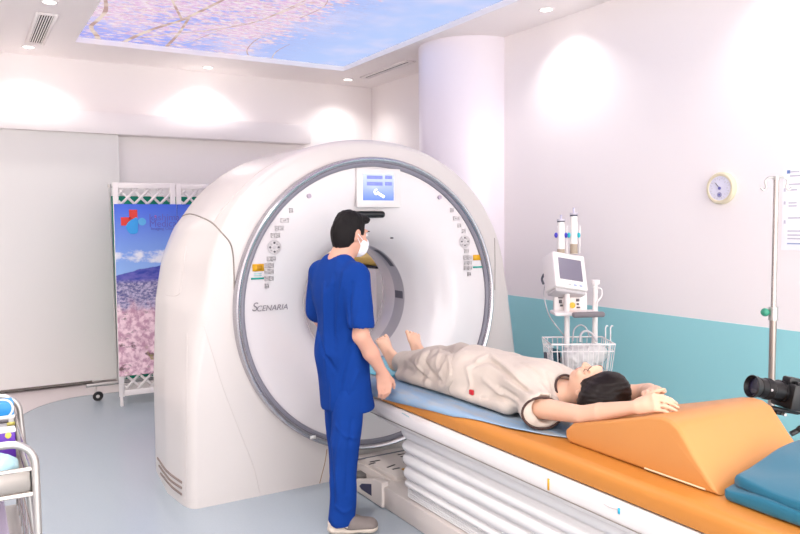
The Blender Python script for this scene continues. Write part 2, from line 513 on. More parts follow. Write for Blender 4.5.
# printed boughs
bm_ = bpy.data.materials.new('printed_bough'); bm_.use_nodes = True
nt = bm_.node_tree; nt.nodes.clear(); em = nt.nodes.new('ShaderNodeEmission'); ou = nt.nodes.new('ShaderNodeOutputMaterial'); nt.links.new(em.outputs[0], ou.inputs[0])
rp = nt.nodes.new('ShaderNodeMix'); rp.data_type = 'RGBA'; rp.inputs[6].default_value = C(196, 164, 160); rp.inputs[7].default_value = C(238, 218, 206)
nz = nt.nodes.new('ShaderNodeTexNoise'); nz.inputs['Scale'].default_value = 7; tcx = nt.nodes.new('ShaderNodeTexCoord'); nt.links.new(tcx.outputs['Object'], nz.inputs['Vector'])
mrx = nt.nodes.new('ShaderNodeMapRange'); mrx.inputs[1].default_value = .4; mrx.inputs[2].default_value = .6; nt.links.new(nz.outputs['Fac'], mrx.inputs[0])
nt.links.new(mrx.outputs[0], rp.inputs[0]); nt.links.new(rp.outputs[2], em.inputs['Color']); em.inputs['Strength'].default_value = MURAL_STRENGTH
boughs = [([(99, 43), (97, 36), (91, 27), (98, 20), (105, 12), (106, 4), (104, -6)], .055), ([(119, 45), (130, 39), (148, 31), (166, 25), (182, 20), (205, 9), (223, 0)], .06),
          ([(163, 50), (171, 42), (179, 33), (189, 18)], .045), ([(140, 38), (170, 34), (202, 31), (243, 25), (270, 17), (305, 3)], .025),
          ([(182, 20), (176, 8), (170, -4)], .03), ([(168, 46), (190, 42), (220, 30), (246, 23)], .014), ([(250, 58), (247, 50), (256, 40), (270, 34)], .016),
          ([(270, 62), (276, 52), (290, 44)], .014), ([(300, 18), (322, 8), (328, 0)], .014), ([(262, 20), (280, 12), (300, 3), (320, -8)], .018)]
for pts, w in boughs:
    P = spline([on('Z', ZM - .002, x, y) for x, y in pts], 6); v = []; f = []
    for i, p in enumerate(P):
        d = P[min(i + 1, len(P) - 1)] - P[max(i - 1, 0)]; d.normalize(); nn = Vector((-d.y, d.x, 0))
        ww = .85 * w * (1 - .45 * i / len(P)) * (1 + .2 * noise.noise(p * 9))
        q = p.copy()
        for sgn in (-.5, .5):
            e = q + nn * ww * sgn
            v.append((min(max(e.x, HX0 + .01), HX1 - .01), min(e.y, HY1 - .01), ZM - .002))
    f = [(2 * i, 2 * i + 1, 2 * i + 3, 2 * i + 2) for i in range(len(P) - 1)]
    pyd('printed_bough', v, f, bm_, mu, False)

# ------------------------------------------------------------------ recessed lamps
DL = [(.64, 6.09, 'recessed ceiling lamp beside the slatted ceiling vent', 1.0), (.62, 7.70, 'recessed ceiling lamp near the sliding door, behind the slatted vent', .9),
      (2.32, 7.80, 'recessed ceiling lamp between the blossom panel and the back wall', .9), (3.92, 7.70, 'recessed ceiling lamp in the far corner by the long slot vent', .9),
      (4.0, 4.44, 'recessed ceiling lamp over the right wall, near the round column', 1.0)]
def downlight(x, y, label, k, vis=True):
    t = thing('ceiling_downlight', (x, y, ZC), label, 'ceiling lamp', 'recessed ceiling lamps')
    MB().lathe([(.042, -.001), (.046, -.006), (.058, -.006), (.062, 0)], (x, y, ZC), (0, 0, 1), 28).build('trim_ring', M['plast'], t)
    MB().cyl((x, y, ZC - .001), (x, y, ZC - .003), .044, n=28).build('diffuser', M['lens'], t)
    d = bpy.data.lights.new('downlight_beam', 'SPOT'); d.energy = DOWNLIGHT_W * k; d.spot_size = math.radians(125); d.spot_blend = .8; d.shadow_soft_size = .05; d.color = (1, .965, .94)
    o = bpy.data.objects.new('downlight_beam', d); COL.objects.link(o); o.parent = t; o.location = (0, 0, -.02)
for a in DL: downlight(*a)
for x, y, s in ((.62, 4.1, 'added unseen fill lamp in the ceiling left of the scanner, outside the picture'), (.62, 2.2, 'added unseen fill lamp in the ceiling over the steel trolley'),
                (4.0, 2.5, 'recessed ceiling lamp over the right wall above the round gauge'), (4.0, .6, 'added unseen fill lamp in the ceiling over the right wall nearest the viewer'),
                (-.8, 6.1, 'added unseen fill lamp in the ceiling over the left end of the sliding door'), (-.8, 4.1, 'added unseen fill lamp in the ceiling at the left wall, level with the scanner'), (-.8, 2.2, 'added unseen fill lamp in the ceiling at the left wall, level with the trolley'), (.62, .3, 'added unseen fill lamp in the ceiling above the viewer')):
    downlight(x, y, s, 1.0 if x > 3 else 3.2)  # all but the lamp above the gauge are unseen additions that brighten the room

# ------------------------------------------------------------------ ceiling vents
def vent(corners, label, nslat, frame):
    P = [Vector((x, y, ZC)) for x, y in corners]           # near-left, near-right, far-right, far-left
    c = sum(P, Vector()) / 4
    t = thing('ceiling_vent', c, label, 'air vent')
    u = (P[1] - P[0] + P[2] - P[3]) / 2; w = (P[3] - P[0] + P[2] - P[1]) / 2
    W, Ln = u.length, w.length; u.normalize(); w = (w - u * w.dot(u)).normalized()
    T = Matrix(((u.x, w.x, 0, c.x), (u.y, w.y, 0, c.y), (0, 0, 1, ZC), (0, 0, 0, 1)))
    fw = frame
    m = MB()
    for lo, hi in (((-W / 2, -Ln / 2), (-W / 2 + fw, Ln / 2)), ((W / 2 - fw, -Ln / 2), (W / 2, Ln / 2)), ((-W / 2 + fw, -Ln / 2), (W / 2 - fw, -Ln / 2 + fw)), ((-W / 2 + fw, Ln / 2 - fw), (W / 2 - fw, Ln / 2))):
        m.box((lo[0], lo[1], -.014), (hi[0], hi[1], 0), M=T)
    m.build('frame', M['ceil'], t)
    MB().box((-W / 2 + fw, -Ln / 2 + fw, -.004), (W / 2 - fw, Ln / 2 - fw, -.001), M=T).build('dark_opening', mat('vent_shadow', C(52, 44, 44), .8), t)
    iw = W - 2 * fw
    for i in range(nslat):
        x = -iw / 2 + iw * (i + .5) / nslat
        MB().box((x - iw / nslat * .24, -Ln / 2 + fw, -.009), (x + iw / nslat * .24, Ln / 2 - fw, -.005), M=T).build('slat', M['ceil'], t)
vent([(.575, 6.42), (.735, 6.42), (.735, 7.50), (.575, 7.50)], 'white framed ceiling vent with long slats at upper left', 6, .026)
t = [(3.985, 6.50), (4.105, 6.50), (4.05, 7.48), (3.93, 7.48)]
vent([(3.985, 6.50), (4.105, 6.50), (4.075, 7.50), (3.955, 7.50)], 'narrow grey slot vent in the ceiling beside the round column', 2, .02)

# ------------------------------------------------------------------ CT gantry
CX, CZ, FY = 2.265, 1.099, 4.12
def sb(y):
    pts = [(4.12, 1.185), (4.2, 1.215), (4.47, 1.245), (4.93, 1.21), (5.2, 1.14), (5.32, 1.08)]
    for (a, b), (c, d) in zip(pts, pts[1:]):
        if y <= c: return b + (d - b) * max(0, (y - a)) / (c - a)
    return pts[-1][1]
def interp(x, pts):
    if x <= pts[0][0]: return pts[0][1]
    for (a, b), (c, d) in zip(pts, pts[1:]):
        if x <= c:
            s = (x - a) / (c - a); s = s * s * (3 - 2 * s) if False else s
            return b + (d - b) * s
    return pts[-1][1]
ZT = 2.142
def hw(z, y):
    side = sb(y) * interp(z, [(0, 1), (.6, 1.0), (1.13, .977), (1.4, .93), (1.6, .85), (1.75, .70), (1.9, .45), (2.0, 0)])
    k = max(0.0, 1 - (y - FY) / .5) ** 1.5
    side -= k * interp(z, [(0, 0), (.6, .005), (.9, .035), (1.09, .06), (1.3, .115), (1.55, .11), (1.8, .05)])
    q = min(1, max(0, (z - CZ) / (ZT - CZ)))
    dome = 1.09 * (1 - q ** 2.12) ** (1 / 2.12) if z > CZ else 1.0
    a, b = max(side, dome), min(side, dome); h = max(.06 - (a - b), 0) / .06
    return a + h * h * .015
zs = list(np.linspace(0, 1.1, 26)) + [CZ + (ZT - CZ) * math.sin(t) for t in np.linspace(0.03, PI / 2, 40)]
def profile(y, ins):
    L = [(CX - max(hw(z, y) - ins, 0) if z < ZT - 1e-6 else CX, z * (1 - ins / ZT)) for z in zs]
    Rr = [(2 * CX - x, z) for x, z in L[-2::-1]]
    B = [(Rr[-1][0] + (L[0][0] - Rr[-1][0]) * i / 20, 0.0) for i in range(1, 20)]
    return L + Rr + B
stations = [(4.12, .034), (4.123, .022), (4.13, .012), (4.145, .004), (4.17, 0)] + [(y, 0) for y in np.linspace(4.22, 5.16, 20)] + [(5.21, .01), (5.25, .03), (5.28, .06), (5.3, .1)]
V, Fc = [], []
rings = [profile(y, i) for y, i in stations]
K = len(rings[0])
def circ_for(p, R):
    a = math.atan2(p[1] - CZ, p[0] - CX); return (CX + R * math.cos(a), CZ + R * math.sin(a))
sections = [(4.12, [circ_for(p, .885) for p in rings[0]])] + [(s[0], r) for s, r in zip(stations, rings)] + [(5.3, [circ_for(p, .775) for p in rings[-1]])]
for y, r in sections: V += [(x, y, z) for x, z in r]
for i in range(len(sections) - 1):
    for j in range(K): Fc.append((i * K + j, i * K + (j + 1) % K, (i + 1) * K + (j + 1) % K, (i + 1) * K + j))
G = thing('ct_scanner', (CX, 4.7, 0), 'big white ring-shaped CT scanner gantry that the couch runs into', 'scanner')
m = MB(); m.add(V, Fc)
shell = m.build('gantry_housing', M['shell'], G, True, 40)
bvh = BVHTree.FromPolygons([Vector(p) for p in V], Fc)
def hit(x, y, off=.0):
    d = pix(x, y).normalized()
    h = bvh.ray_cast(Vector((0, 0, CAMH)), d)
    if h[0] is None: return None
    nrm = h[1] if h[1].dot(d) < 0 else -h[1]
    return h[0] + nrm * off
def seam(name, pts, r, m, n=8, par=None):
    P = [hit(p.x, p.y) for p in spline([(x, y, 0) for x, y in pts], n)]
    P = [p for p in P if p is not None]
    if len(P) > 1: MB().tube(P, r, 6).build(name, m, par or G)
A = (CX, 0, CZ)
def glathe(name, prof, m, arc=None, n=128, c=(CX, CZ), par=None):
    b = MB(); b.lathe([(r, y) for r, y in prof], (c[0], 0, c[1]), (0, 1, 0), n, arc=arc); return b.build(name, m, par or G)
# dish, scanning window and tunnel
glathe('front_dish', [(.905, 4.115), (.895, 4.098), (.80, 4.096), (.70, 4.104), (.62, 4.118), (.56, 4.14), (.51, 4.17), (.465, 4.212), (.43, 4.262), (.404, 4.315), (.39, 4.35), (.380, 4.372)], M['face'])
glathe('scan_window', [(.380, 4.372), (.376, 4.39), (.376, 4.50)], mat('window_grey', C(186, 182, 190), .3))
glathe('tunnel', [(.376, 4.50), (.377, 4.60), (.392, 4.68), (.44, 4.78), (.52, 4.93), (.62, 5.1), (.72, 5.24), (.78, 5.305)], M['face'])
for a0, a1 in ((35, 62), (-2, 6)):
    # dark marker windows in the scan window
    b = MB(); R = .3735; v = []; f = []
    k = 10
    for i in range(k + 1):
        a = math.radians(a0 + (a1 - a0) * i / k)
        for y in (4.385, 4.44) if a0 > 20 else (4.385, 4.49): v.append((CX + R * math.cos(a), y, CZ + R * math.sin(a)))
    f = [(2 * i, 2 * i + 1, 2 * i + 3, 2 * i + 2) for i in range(k)]
    pyd('laser_window', v, f, M['darkgrey'], G)
# ring trim
glathe('ring_trim', [(.893, 4.10), (.893, 4.082), (.897, 4.072), (.905, 4.064), (.916, 4.062), (.925, 4.067), (.930, 4.078), (.931, 4.13)], M['silver'])
glathe('ring_gasket', [(.868, 4.098), (.871, 4.084), (.882, 4.078), (.893, 4.082), (.895, 4.099)], mat('gasket_grey', C(140, 138, 150), .4))
# seams of the side cover
seam('cover_seam', [(166, 240), (172, 228), (180, 218), (190, 214), (203, 218), (213, 223.5), (222, 233), (230, 243), (233, 255), (234, 275), (234.5, 296)], .0045, M['seam'])
seam('cover_seam', [(494.6, 238), (495, 262), (494.8, 290)], .003, M['seam'])
seam('crown_crease', [(214, 222), (224, 208), (240, 190), (258, 173), (280, 159)], .0025, M['seam2'])
seam('foot_seam', [(204, 326), (212, 352), (224, 390), (242, 437), (253, 465), (260, 493)], .0022, M['seam2'])
seam('foot_seam', [(187, 333), (187, 360), (186.5, 430), (185, 500)], .0025, M['seam2'])
seam('center_seam', [(327, 449), (325, 462), (322, 474), (319.5, 484)], .003, mat('seam_tan', C(170, 140, 112), .7))
seam('grip_outline', [(186, 247), (183, 270), (181, 288), (179, 294), (174, 296), (166, 295)], .0022, M['seam2'])
for a in ([(157.8, 458), (167.6, 471.5), (182, 482.5)], [(159.3, 465.5), (170, 479.5), (182, 488)], [(161, 473.3), (171.4, 486), (182, 494.5)]):
    seam('vent_slot', a, .0075, mat('slot_grey', C(140, 124, 118), .7))

# display and controls on the face
FA = 4.094
def fp(x, y, Y=FA): return on('Y', Y, x, y)
def face_quad(name, x0, y0, x1, y1, m, Y=FA, th=.003, bevel=.0, par=None):
    a = fp(x0, y0, Y); b = fp(x1, y1, Y)
    # level rectangle on the face
    c = (a + b) / 2
    d = fp((x0 + x1) / 2 + (x1 - x0) / 2, (y0 + y1) / 2, Y); e = fp((x0 + x1) / 2, y0, Y); g = fp((x0 + x1) / 2, y1, Y)
    w = abs(d.x - fp((x0 + x1) / 2, (y0 + y1) / 2, Y).x); h = abs(e.z - g.z) / 2
    c = fp((x0 + x1) / 2, (y0 + y1) / 2, Y)
    return MB().box((c.x - w, Y - th, c.z - h), (c.x + w, Y + .012, c.z + h), bevel).build(name, m, par or G)
dx, dz = 2.305, 1.845
disp = face_quad('display_panel', 356.5, 168.5, 399.5, 207.5, M['white'], FA, .014, .006)
def disp_mat():
    m = mat('display_screen', C(70, 90, 170), .3, emit=(0, 0, 0, 1), estr=1.0)
    nt = m.node_tree; b = nt.nodes['Principled BSDF']
    tc = nt.nodes.new('ShaderNodeTexCoord'); sp = nt.nodes.new('ShaderNodeSeparateXYZ'); nt.links.new(tc.outputs['Generated'], sp.inputs[0])
    cr = nt.nodes.new('ShaderNodeValToRGB'); e = cr.color_ramp.elements
    e[0].position = 0.0; e[0].color = C(92, 118, 222); e[1].position = 1.0; e[1].color = C(178, 184, 232)
    nt.links.new(sp.outputs[2], cr.inputs[0]); nt.links.new(cr.outputs[0], b.inputs['Emission Color'])
    b.inputs['Base Color'].default_value = C(30, 34, 60); b.inputs['Emission Strength'].default_value = .5
    return m
scr = face_quad('display_screen', 363.2, 173.8, 393.6, 200.4, disp_mat(), FA - .0135, .002)
pe = mat('display_bar', C(40, 46, 90), .3, emit=C(112, 118, 178), estr=.5); pw = mat('display_figure', C(200, 200, 190), .3, emit=C(230, 226, 206), estr=.5)
for q in ((367, 175.6, 382.5, 179), (385, 175.6, 392, 179), (367, 182, 382.5, 185.6), (385, 182, 392, 185.6)): face_quad('screen_bar', *q, pe, FA - .0155, .001, par=disp)
P = [fp(x, y, FA - .017) for x, y in ((377, 189.5), (374.8, 190.5), (374.6, 193), (376.5, 194.5))]
MB().tube(spline(P, 5), .005, 8).build('screen_icon', pw, disp)
P = [fp(x, y, FA - .017) for x, y in ((377, 192.5), (384, 197))]
MB().tube(P, .009, 8).build('screen_icon', pw, disp)
# marker lamp slot above the opening
a = fp(383, 214.5, 4.11); z = a.z
MB().box((2.12, 4.092, z - .021), (2.34, 4.12, z + .021), .02, 4).build('sensor_bar', M['black'], G)
for x, y in ((309, 196), (439.5, 197.3)):
    p = fp(x, y); MB().cyl((p.x, FA - .006, p.z), (p.x, FA + .01, p.z), .014, n=20).build('screw_cap', mat('cap_mauve', C(186, 170, 188), .4), G)
p = fp(392, 238, 4.115); MB().cyl((p.x, 4.105, p.z), (p.x, 4.13, p.z), .006, n=12).build('indicator', M['print2'], G)
def dial(x, y):
    p = fp(x, y); r = .043
    d = MB(); d.lathe([(r - .006, 0), (r - .006, -.003), (r, -.003), (r, 0)], (p.x, FA, p.z), (0, 1, 0), 32)
    o = d.build('jog_dial', M['print'], G)
    for i in range(8):
        a = i * PI / 4; q = Vector((p.x + .026 * math.cos(a), FA - .002, p.z + .026 * math.sin(a)))
        MB().cyl(q, q + Vector((0, -.002, 0)), .0065, n=10).build('dial_mark', M['print2'] if i % 2 == 0 else M['print'], o)
    MB().cyl((p.x, FA - .002, p.z), (p.x, FA - .004, p.z), .010, n=14).build('dial_mark', M['print'], o)
dial(274.4, 247.2); dial(464.8, 241.5)
def key(x, y, w=4.2, h=4.4, m=None):
    p0 = fp(x - w / 2, y); p1 = fp(x + w / 2, y); p2 = fp(x, y - h / 2); p3 = fp(x, y + h / 2)
    hw_, hh = abs(p1.x - p0.x) / 2, abs(p2.z - p3.z) / 2; c = fp(x, y); e = .004
    b = MB()
    for lo, hi in (((-hw_, -hh), (hw_, -hh + e)), ((-hw_, hh - e), (hw_, hh)), ((-hw_, -hh), (-hw_ + e, hh)), ((hw_ - e, -hh), (hw_, hh)), ((-hw_ * .35, -hh * .3), (hw_ * .35, hh * .3))):
        b.box((c.x + lo[0], FA - .003, c.z + lo[1]), (c.x + hi[0], FA + .006, c.z + hi[1]))
    b.build('control_key', m or M['print'], G)
for x, y, w in ((291, 210.3, 3.5), (284.6, 220.3, 8), (277, 228.2, 4), (282, 228.2, 3), (273, 235.4, 4), (278, 235.4, 4), (269, 258.8, 4), (273.7, 258.8, 4),
                (266.8, 265.6, 4), (271.8, 265.6, 4), (266.6, 271.6, 4), (271.6, 271.6, 4), (266.6, 278.4, 4), (271.6, 278.4, 4), (267, 286, 4),
                (452, 210.3, 3), (456.3, 218.3, 6), (459.4, 225.5, 3.2), (463.7, 231, 3.4), (466.5, 251, 4), (465.6, 257.5, 3.4), (469.6, 257.5, 3.4), (466, 262.8, 3.4), (469.9, 262.8, 3.4), (466, 268, 3.4), (470, 268, 3.4), (469.4, 274, 3)):
    key(x, y, w, 4.4 if x < 400 else 4.0)
face_quad('warning_sticker', 252.6, 264, 263.8, 271.2, M['yellow']); face_quad('warning_sticker', 473.2, 254.8, 481.4, 260.2, M['yellow'])
face_quad('teal_sticker', 251.2, 277.6, 263.8, 279.4, M['tealp']); face_quad('teal_sticker', 473.2, 266.2, 483, 267.9, M['tealp'])
for y in (273.2, 275.2): face_quad('caption', 254, y, 261.5, y + .8, mat('pale_teal_print', C(170, 216, 212), .6))
face_quad('sticker_mark', 257, 265.4, 262, 269.8, mat('sticker_line', C(196, 140, 16), .5), FA - .001)
c = fp(267.5, 307.3); gl = fp(285, 304.5); g0 = fp(250.5, 309.5)
text_mesh('model_lettering', 'S', .073, wallM((fp(254.2, 307.4).x, FA - .003, fp(254.2, 307.4).z), (1, 0, .0), (0, 0, 1)), M['letter'], G, .25)
text_mesh('model_lettering', 'CENARIA', .047, wallM((fp(271.9, 306.9).x, FA - .003, fp(271.9, 306.9).z - .006), (1, 0, .0), (0, 0, 1)), M['letter'], G, .25, 1.0)
# label on the ring, lower left
a = on('Y', 4.062, 313, 437.3)
MB().box((a.x - .018, 4.058, a.z - .01), (a.x + .018, 4.066, a.z + .01), M=None).build('ring_label', M['wsticker'], G)
# ------------------------------------------------------------------ patient couch
T = thing('scanner_couch', (2.27, 2.3, 0), 'white height-adjustable scanner couch with a pleated bellows skirt', 'couch')
YE = 0.75      # near end, outside the frame
MB().box((2.01, YE + .1, .0), (2.53, 3.64, .125), .012).build('base', M['cream'], T)
# low front plate with pictograms, between base and scanner
MB().box((2.10, 3.60, .0), (2.5, 4.085, .118), .01).box((2.115, 3.60, .11), (2.49, 4.08, .15), .008).build('front_plate', M['cream'], T)
# corner handle with a dark opening
m = MB(); m.prism([(1.992, y, z) for y, z in ((3.56, .004), (3.925, .004), (3.945, .03), (3.93, .058), (3.64, .148), (3.56, .148))], (.05, 0, 0), .008, 3); m.build('corner_handle', M['cream'], T)
m = MB(); m.prism([(1.9905, y, z) for y, z in ((3.68, .038), (3.80, .038), (3.83, .05), (3.80, .074), (3.68, .108))], (.01, 0, 0)); m.build('handle_recess', mat('navy_recess', C(52, 52, 84), .6), T)
pc0 = on('X', 2.08, 360, 477.5)
MB().box((2.05, pc0.y - .05, .03), (2.11, pc0.y + .04, pc0.z + .035), .014, 3).build('foot_pedal', M['rubber'], T)
pm = M['black']
for x, y, w, ang in ((375, 461, .07, 0), (372, 463.5, .05, .2), (391, 466, .07, .3), (396, 468.5, .05, 0), (402, 454, .06, 0), (404, 456, .05, .1), (407, 461.5, .05, 0)):
    p = on('Z', .151, x, y)
    Tm = Matrix.Translation(p) @ Matrix.Rotation(ang, 4, 'Z')
    MB().box((-w / 2, -.006, -.001), (w / 2, .006, .001), M=Tm).build('pictogram', pm, T)
p = on('Z', .15, 405.5, 470); MB().box((p.x - .015, p.y - .02, .15), (p.x + .015, p.y + .02, .156)).build('yellow_tag', M['yellow'], T)
a = on('Z', .152, 360, 459); b = on('Z', .152, 407, 448.5)
MB().tube([(a.x - .1, a.y, .151), (b.x + .05, a.y, .151)], .005, 6).build('edge_strip', M['darkgrey'], T)
# bellows: rounded pleats up the side, fine collapsed ones below
rows = []
def pleat(z0, z1, d, n=8):
    return [(z0 + (z1 - z0) * i / n, d * math.sin(PI * i / n) ** .55) for i in range(n)]
prof = []
for a, b, d in ((.125, .137, .014), (.137, .149, .014), (.149, .161, .014), (.161, .173, .014), (.173, .185, .014), (.185, .232, .03), (.232, .30, .036), (.30, .375, .04), (.375, .452, .042), (.452, .535, .045)):
    prof += pleat(a, b, d)
prof.append((.535, 0))
def rrect(x0, x1, y0, y1, r, n=6):
    pts = []
    for cx_, cy_, a0 in ((x1 - r, y1 - r, 0), (x0 + r, y1 - r, 90), (x0 + r, y0 + r, 180), (x1 - r, y0 + r, 270)):
        for i in range(n + 1):
            a = math.radians(a0 + 90 * i / n); pts.append((cx_ + r * math.cos(a), cy_ + r * math.sin(a)))
    return pts
V, F_ = [], []
for z, d in prof:
    q = rrect(2.045 - d, 2.495 + d, YE + .15 - d, 3.36 + d, .03 + d)
    # hand-pressed unevenness of the folds
    V += [(x, y, z + .004 * math.sin(y * 5 + z * 30)) for x, y in q]
k = len(q)
for i in range(len(prof) - 1):
    for j in range(k): F_.append((i * k + j, i * k + (j + 1) % k, (i + 1) * k + (j + 1) % k, (i + 1) * k + j))
me = pyd('bellows', V, F_, mat('bellows_vinyl', C(240, 238, 238), .45), T)
# long top cover with rounded edge, its end closed by a nose towards the bore
sec = [(1.985, .525), (1.965, .53), (1.952, .545), (1.948, .57), (1.948, .605), (1.955, .62), (1.97, .632), (2.27, .636)]
sec = sec + [(4.54 - x, z) for x, z in sec[-2::-1]]
m = MB(); V = []; ys = [YE, YE + .02] + list(np.linspace(YE + .1, 3.55, 12)) + [3.65, 3.72, 3.78, 3.83, 3.87]
for y in ys:
    t = max(0, (y - 3.45) / .42); s = 1 - .55 * t ** 2.5
    for x, z in sec:
        V.append((2.27 + (x - 2.27) * (1 if z > .6 else s), y, .636 - (.636 - z) * s))
k = len(sec); F_ = []
for i in range(len(ys) - 1):
    for j in range(k): F_.append((i * k + j, i * k + (j + 1) % k, (i + 1) * k + (j + 1) % k, (i + 1) * k + j))
F_ += [tuple(range(k)), tuple(range((len(ys) - 1) * k, len(ys) * k))]
m.add(V, F_); m.build('couch_cover', M['white'], T)
MB().box((1.9465, YE, .553), (1.949, 3.6, .5565)).build('cover_groove', M['seam'], T)
MB().box((2.02, YE, .632), (2.52, 4.6, .637), .01).build('cradle', M['white'], T)
for x, y, w, h, c in ((548.5, 484.5, .004, .045, M['yellow']), (619, 511, .004, .02, mat('cyan_mark', C(40, 190, 226), .5))):
    p = on('X', 1.947, x, y); MB().box((1.9445, p.y - w, p.z - h / 2), (1.949, p.y + w, p.z + h / 2)).build('cover_mark', c, T)
p0 = on('X', 1.947, 604, 504); p1 = on('X', 1.947, 617, 509)
MB().tube([p0, (p0 + p1) / 2 + Vector((0, 0, -.004)), p1], .0016, 6).build('cover_mark', M['print'], T)
p0 = on('X', 1.947, 402, 413); p1 = on('X', 1.947, 409, 417)
MB().tube([p0, p1], .0016, 6).build('cover_mark', mat('aqua_mark', C(120, 200, 210), .5), T)

# ------------------------------------------------------------------ mattress
MX0, MX1, MZ0, MZ1 = 1.958, 2.582, .6385, .722
def mat_sec(off=0.0, n=8):
    # cross-section of the mattress as polyline from near-bottom over the top to far-bottom
    r = .038 + off; pts = []
    x0, x1, z1 = MX0 - off, MX1 + off, MZ1 + off
    for i in range(n + 1):
        a = PI - (PI / 2) * i / n; pts.append((x0 + r + r * math.cos(a), z1 - r + r * math.sin(a)))
    for i in range(n + 1):
        a = PI / 2 - (PI / 2) * i / n; pts.append((x1 - r + r * math.cos(a), z1 - r + r * math.sin(a)))
    return [(x0 + .004, MZ0 + .003), (x0, MZ0 + .02)] + pts + [(x1, MZ0 + .02), (x1 - .004, MZ0 + .003)]
sec = mat_sec(); V = []; F_ = []; ys = [YE + .01, YE + .03] + list(np.linspace(YE + .1, 4.35, 40)) + [4.38, 4.4]
for i, y in enumerate(ys):
    s = 1.0 if 1 < i < len(ys) - 2 else (.99 if i in (1, len(ys) - 2) else .95)
    for x, z in sec:
        w = .003 * math.sin(y * 7) * math.sin(y * 3.1 + 1) if z > MZ0 + .01 else 0
        V.append((2.27 + (x - 2.27) * s, y, MZ0 + (z - MZ0) * s + w))
k = len(sec)
for i in range(len(ys) - 1):
    for j in range(k): F_.append((i * k + j, i * k + (j + 1) % k, (i + 1) * k + (j + 1) % k, (i + 1) * k + j))
F_ += [tuple(range(k)), tuple(range((len(ys) - 1) * k, len(ys) * k))]
MT = pyd('couch_mattress', V, F_, M['orange'])
tag(MT, 'long orange vinyl mattress lying on the scanner couch', 'mattress')
e = MT.modifiers.new('edge', 'EDGE_SPLIT'); e.split_angle = math.radians(50)

# ------------------------------------------------------------------ blue sheet, hanging askew over the near edge
def sec_at(s, off):
    # s = signed arc distance from the middle of the mattress top, negative towards the near side
    r = .038 + off; half = (MX1 - MX0) / 2 - .038
    sg = -1 if s < 0 else 1; a = abs(s)
    if a <= half: return (2.27 + s, MZ1 + off)
    a -= half
    if a <= r * PI / 2:
        t = a / r; return (2.27 + sg * (half + r * math.sin(t)), MZ1 + off - r + r * math.cos(t))
    return (2.27 + sg * (half + r), MZ1 + off - r - (a - r * PI / 2))
V = []; F_ = []; ny, nx = 60, 30
for i in range(ny + 1):
    y = 2.185 + (4.25 - 2.185) * i / ny
    near = interp(y, [(2.18, .135), (2.30, .20), (2.45, .262), (2.8, .318), (3.2, .350), (3.5, .375), (4.3, .385)])
    for j in range(nx + 1):
        s = -near + (near + .35) * j / nx
        x, z = sec_at(s, .005 + .0025 * noise.noise(Vector((y * 6, s * 14, 0))))
        yy = y + (.02 * math.sin(s * 30) if i == 0 else 0)
        V.append((x, yy, z))
for i in range(ny):
    for j in range(nx):
        q = i * (nx + 1) + j; F_.append((q, q + 1, q + nx + 2, q + nx + 1))
ms = mat('blue_sheet', C(150, 190, 226), .55, var=.06, vscale=8)
nt = ms.node_tree; b = nt.nodes['Principled BSDF']
tc = nt.nodes.new('ShaderNodeTexCoord'); mp = nt.nodes.new('ShaderNodeMapping'); mp.inputs['Scale'].default_value = (5, 1.2, 5); nz = nt.nodes.new('ShaderNodeTexNoise'); nz.inputs['Scale'].default_value = 3; nz.inputs['Detail'].default_value = 4
mr = nt.nodes.new('ShaderNodeMapRange'); mr.inputs[1].default_value = .48; mr.inputs[2].default_value = .66
mx = nt.nodes.new('ShaderNodeMix'); mx.data_type = 'RGBA'; mx.inputs[6].default_value = C(136, 164, 190); mx.inputs[7].default_value = C(156, 162, 168)
nt.links.new(tc.outputs['Object'], mp.inputs[0]); nt.links.new(mp.outputs[0], nz.inputs['Vector']); nt.links.new(nz.outputs['Fac'], mr.inputs[0]); nt.links.new(mr.outputs[0], mx.inputs[0]); nt.links.new(mx.outputs[2], b.inputs['Base Color'])
SH = pyd('couch_sheet', V, F_, ms); so = SH.modifiers.new('thickness', 'SOLIDIFY'); so.thickness = .003; so.offset = 1
tag(SH, 'thin pale blue sheet spread askew on the orange mattress under the patient', 'sheet')
V = []; F_ = []; ny, nx = 20, 16
for i in range(ny + 1):
    y = 3.62 + .55 * i / ny
    for j in range(nx + 1):
        s = -.23 + .46 * j / nx + .015 * math.sin(y * 11)
        x, z = sec_at(s, .0125 + .005 * abs(noise.noise(Vector((y * 9, s * 9, 3))))); V.append((x, y, z))
for i in range(ny):
    for j in range(nx):
        q = i * (nx + 1) + j; F_.append((q, q + 1, q + nx + 2, q + nx + 1))
PD = pyd('foot_pad', V, F_, mat('aqua_plastic', C(112, 206, 232), .3, spec=.5)); so = PD.modifiers.new('thickness', 'SOLIDIFY'); so.thickness = .003; so.offset = 1
tag(PD, 'shiny aqua plastic pad under the bare feet of the patient', 'pad')

# ------------------------------------------------------------------ orange wedge cushion
W0 = MZ1 + .004
prof = [(2.165, W0), (2.184, W0 + .022), (2.184, W0 + .048), (2.145, W0 + .083), (1.95, .866), (1.76, .925), (1.715, .932), (1.675, .929), (1.640, .912), (1.57, .825), (1.495, .745), (1.480, W0)]
WX0, WX1 = 2.076, 2.615
b = bmesh.new()
v0 = [b.verts.new((WX0, y, z)) for y, z in prof]; v1 = [b.verts.new((WX1, y, z)) for y, z in prof]
b.faces.new(v0); b.faces.new(v1[::-1]); k = len(prof)
for i in range(k): b.faces.new((v0[i], v1[i], v1[(i + 1) % k], v0[(i + 1) % k]))
bmesh.ops.recalc_face_normals(b, faces=b.faces)
side = [e for e in b.edges if abs(e.verts[0].co.x - e.verts[1].co.x) < 1e-6]
bmesh.ops.bevel(b, geom=side, offset=.013, segments=4, profile=.5, affect='EDGES')
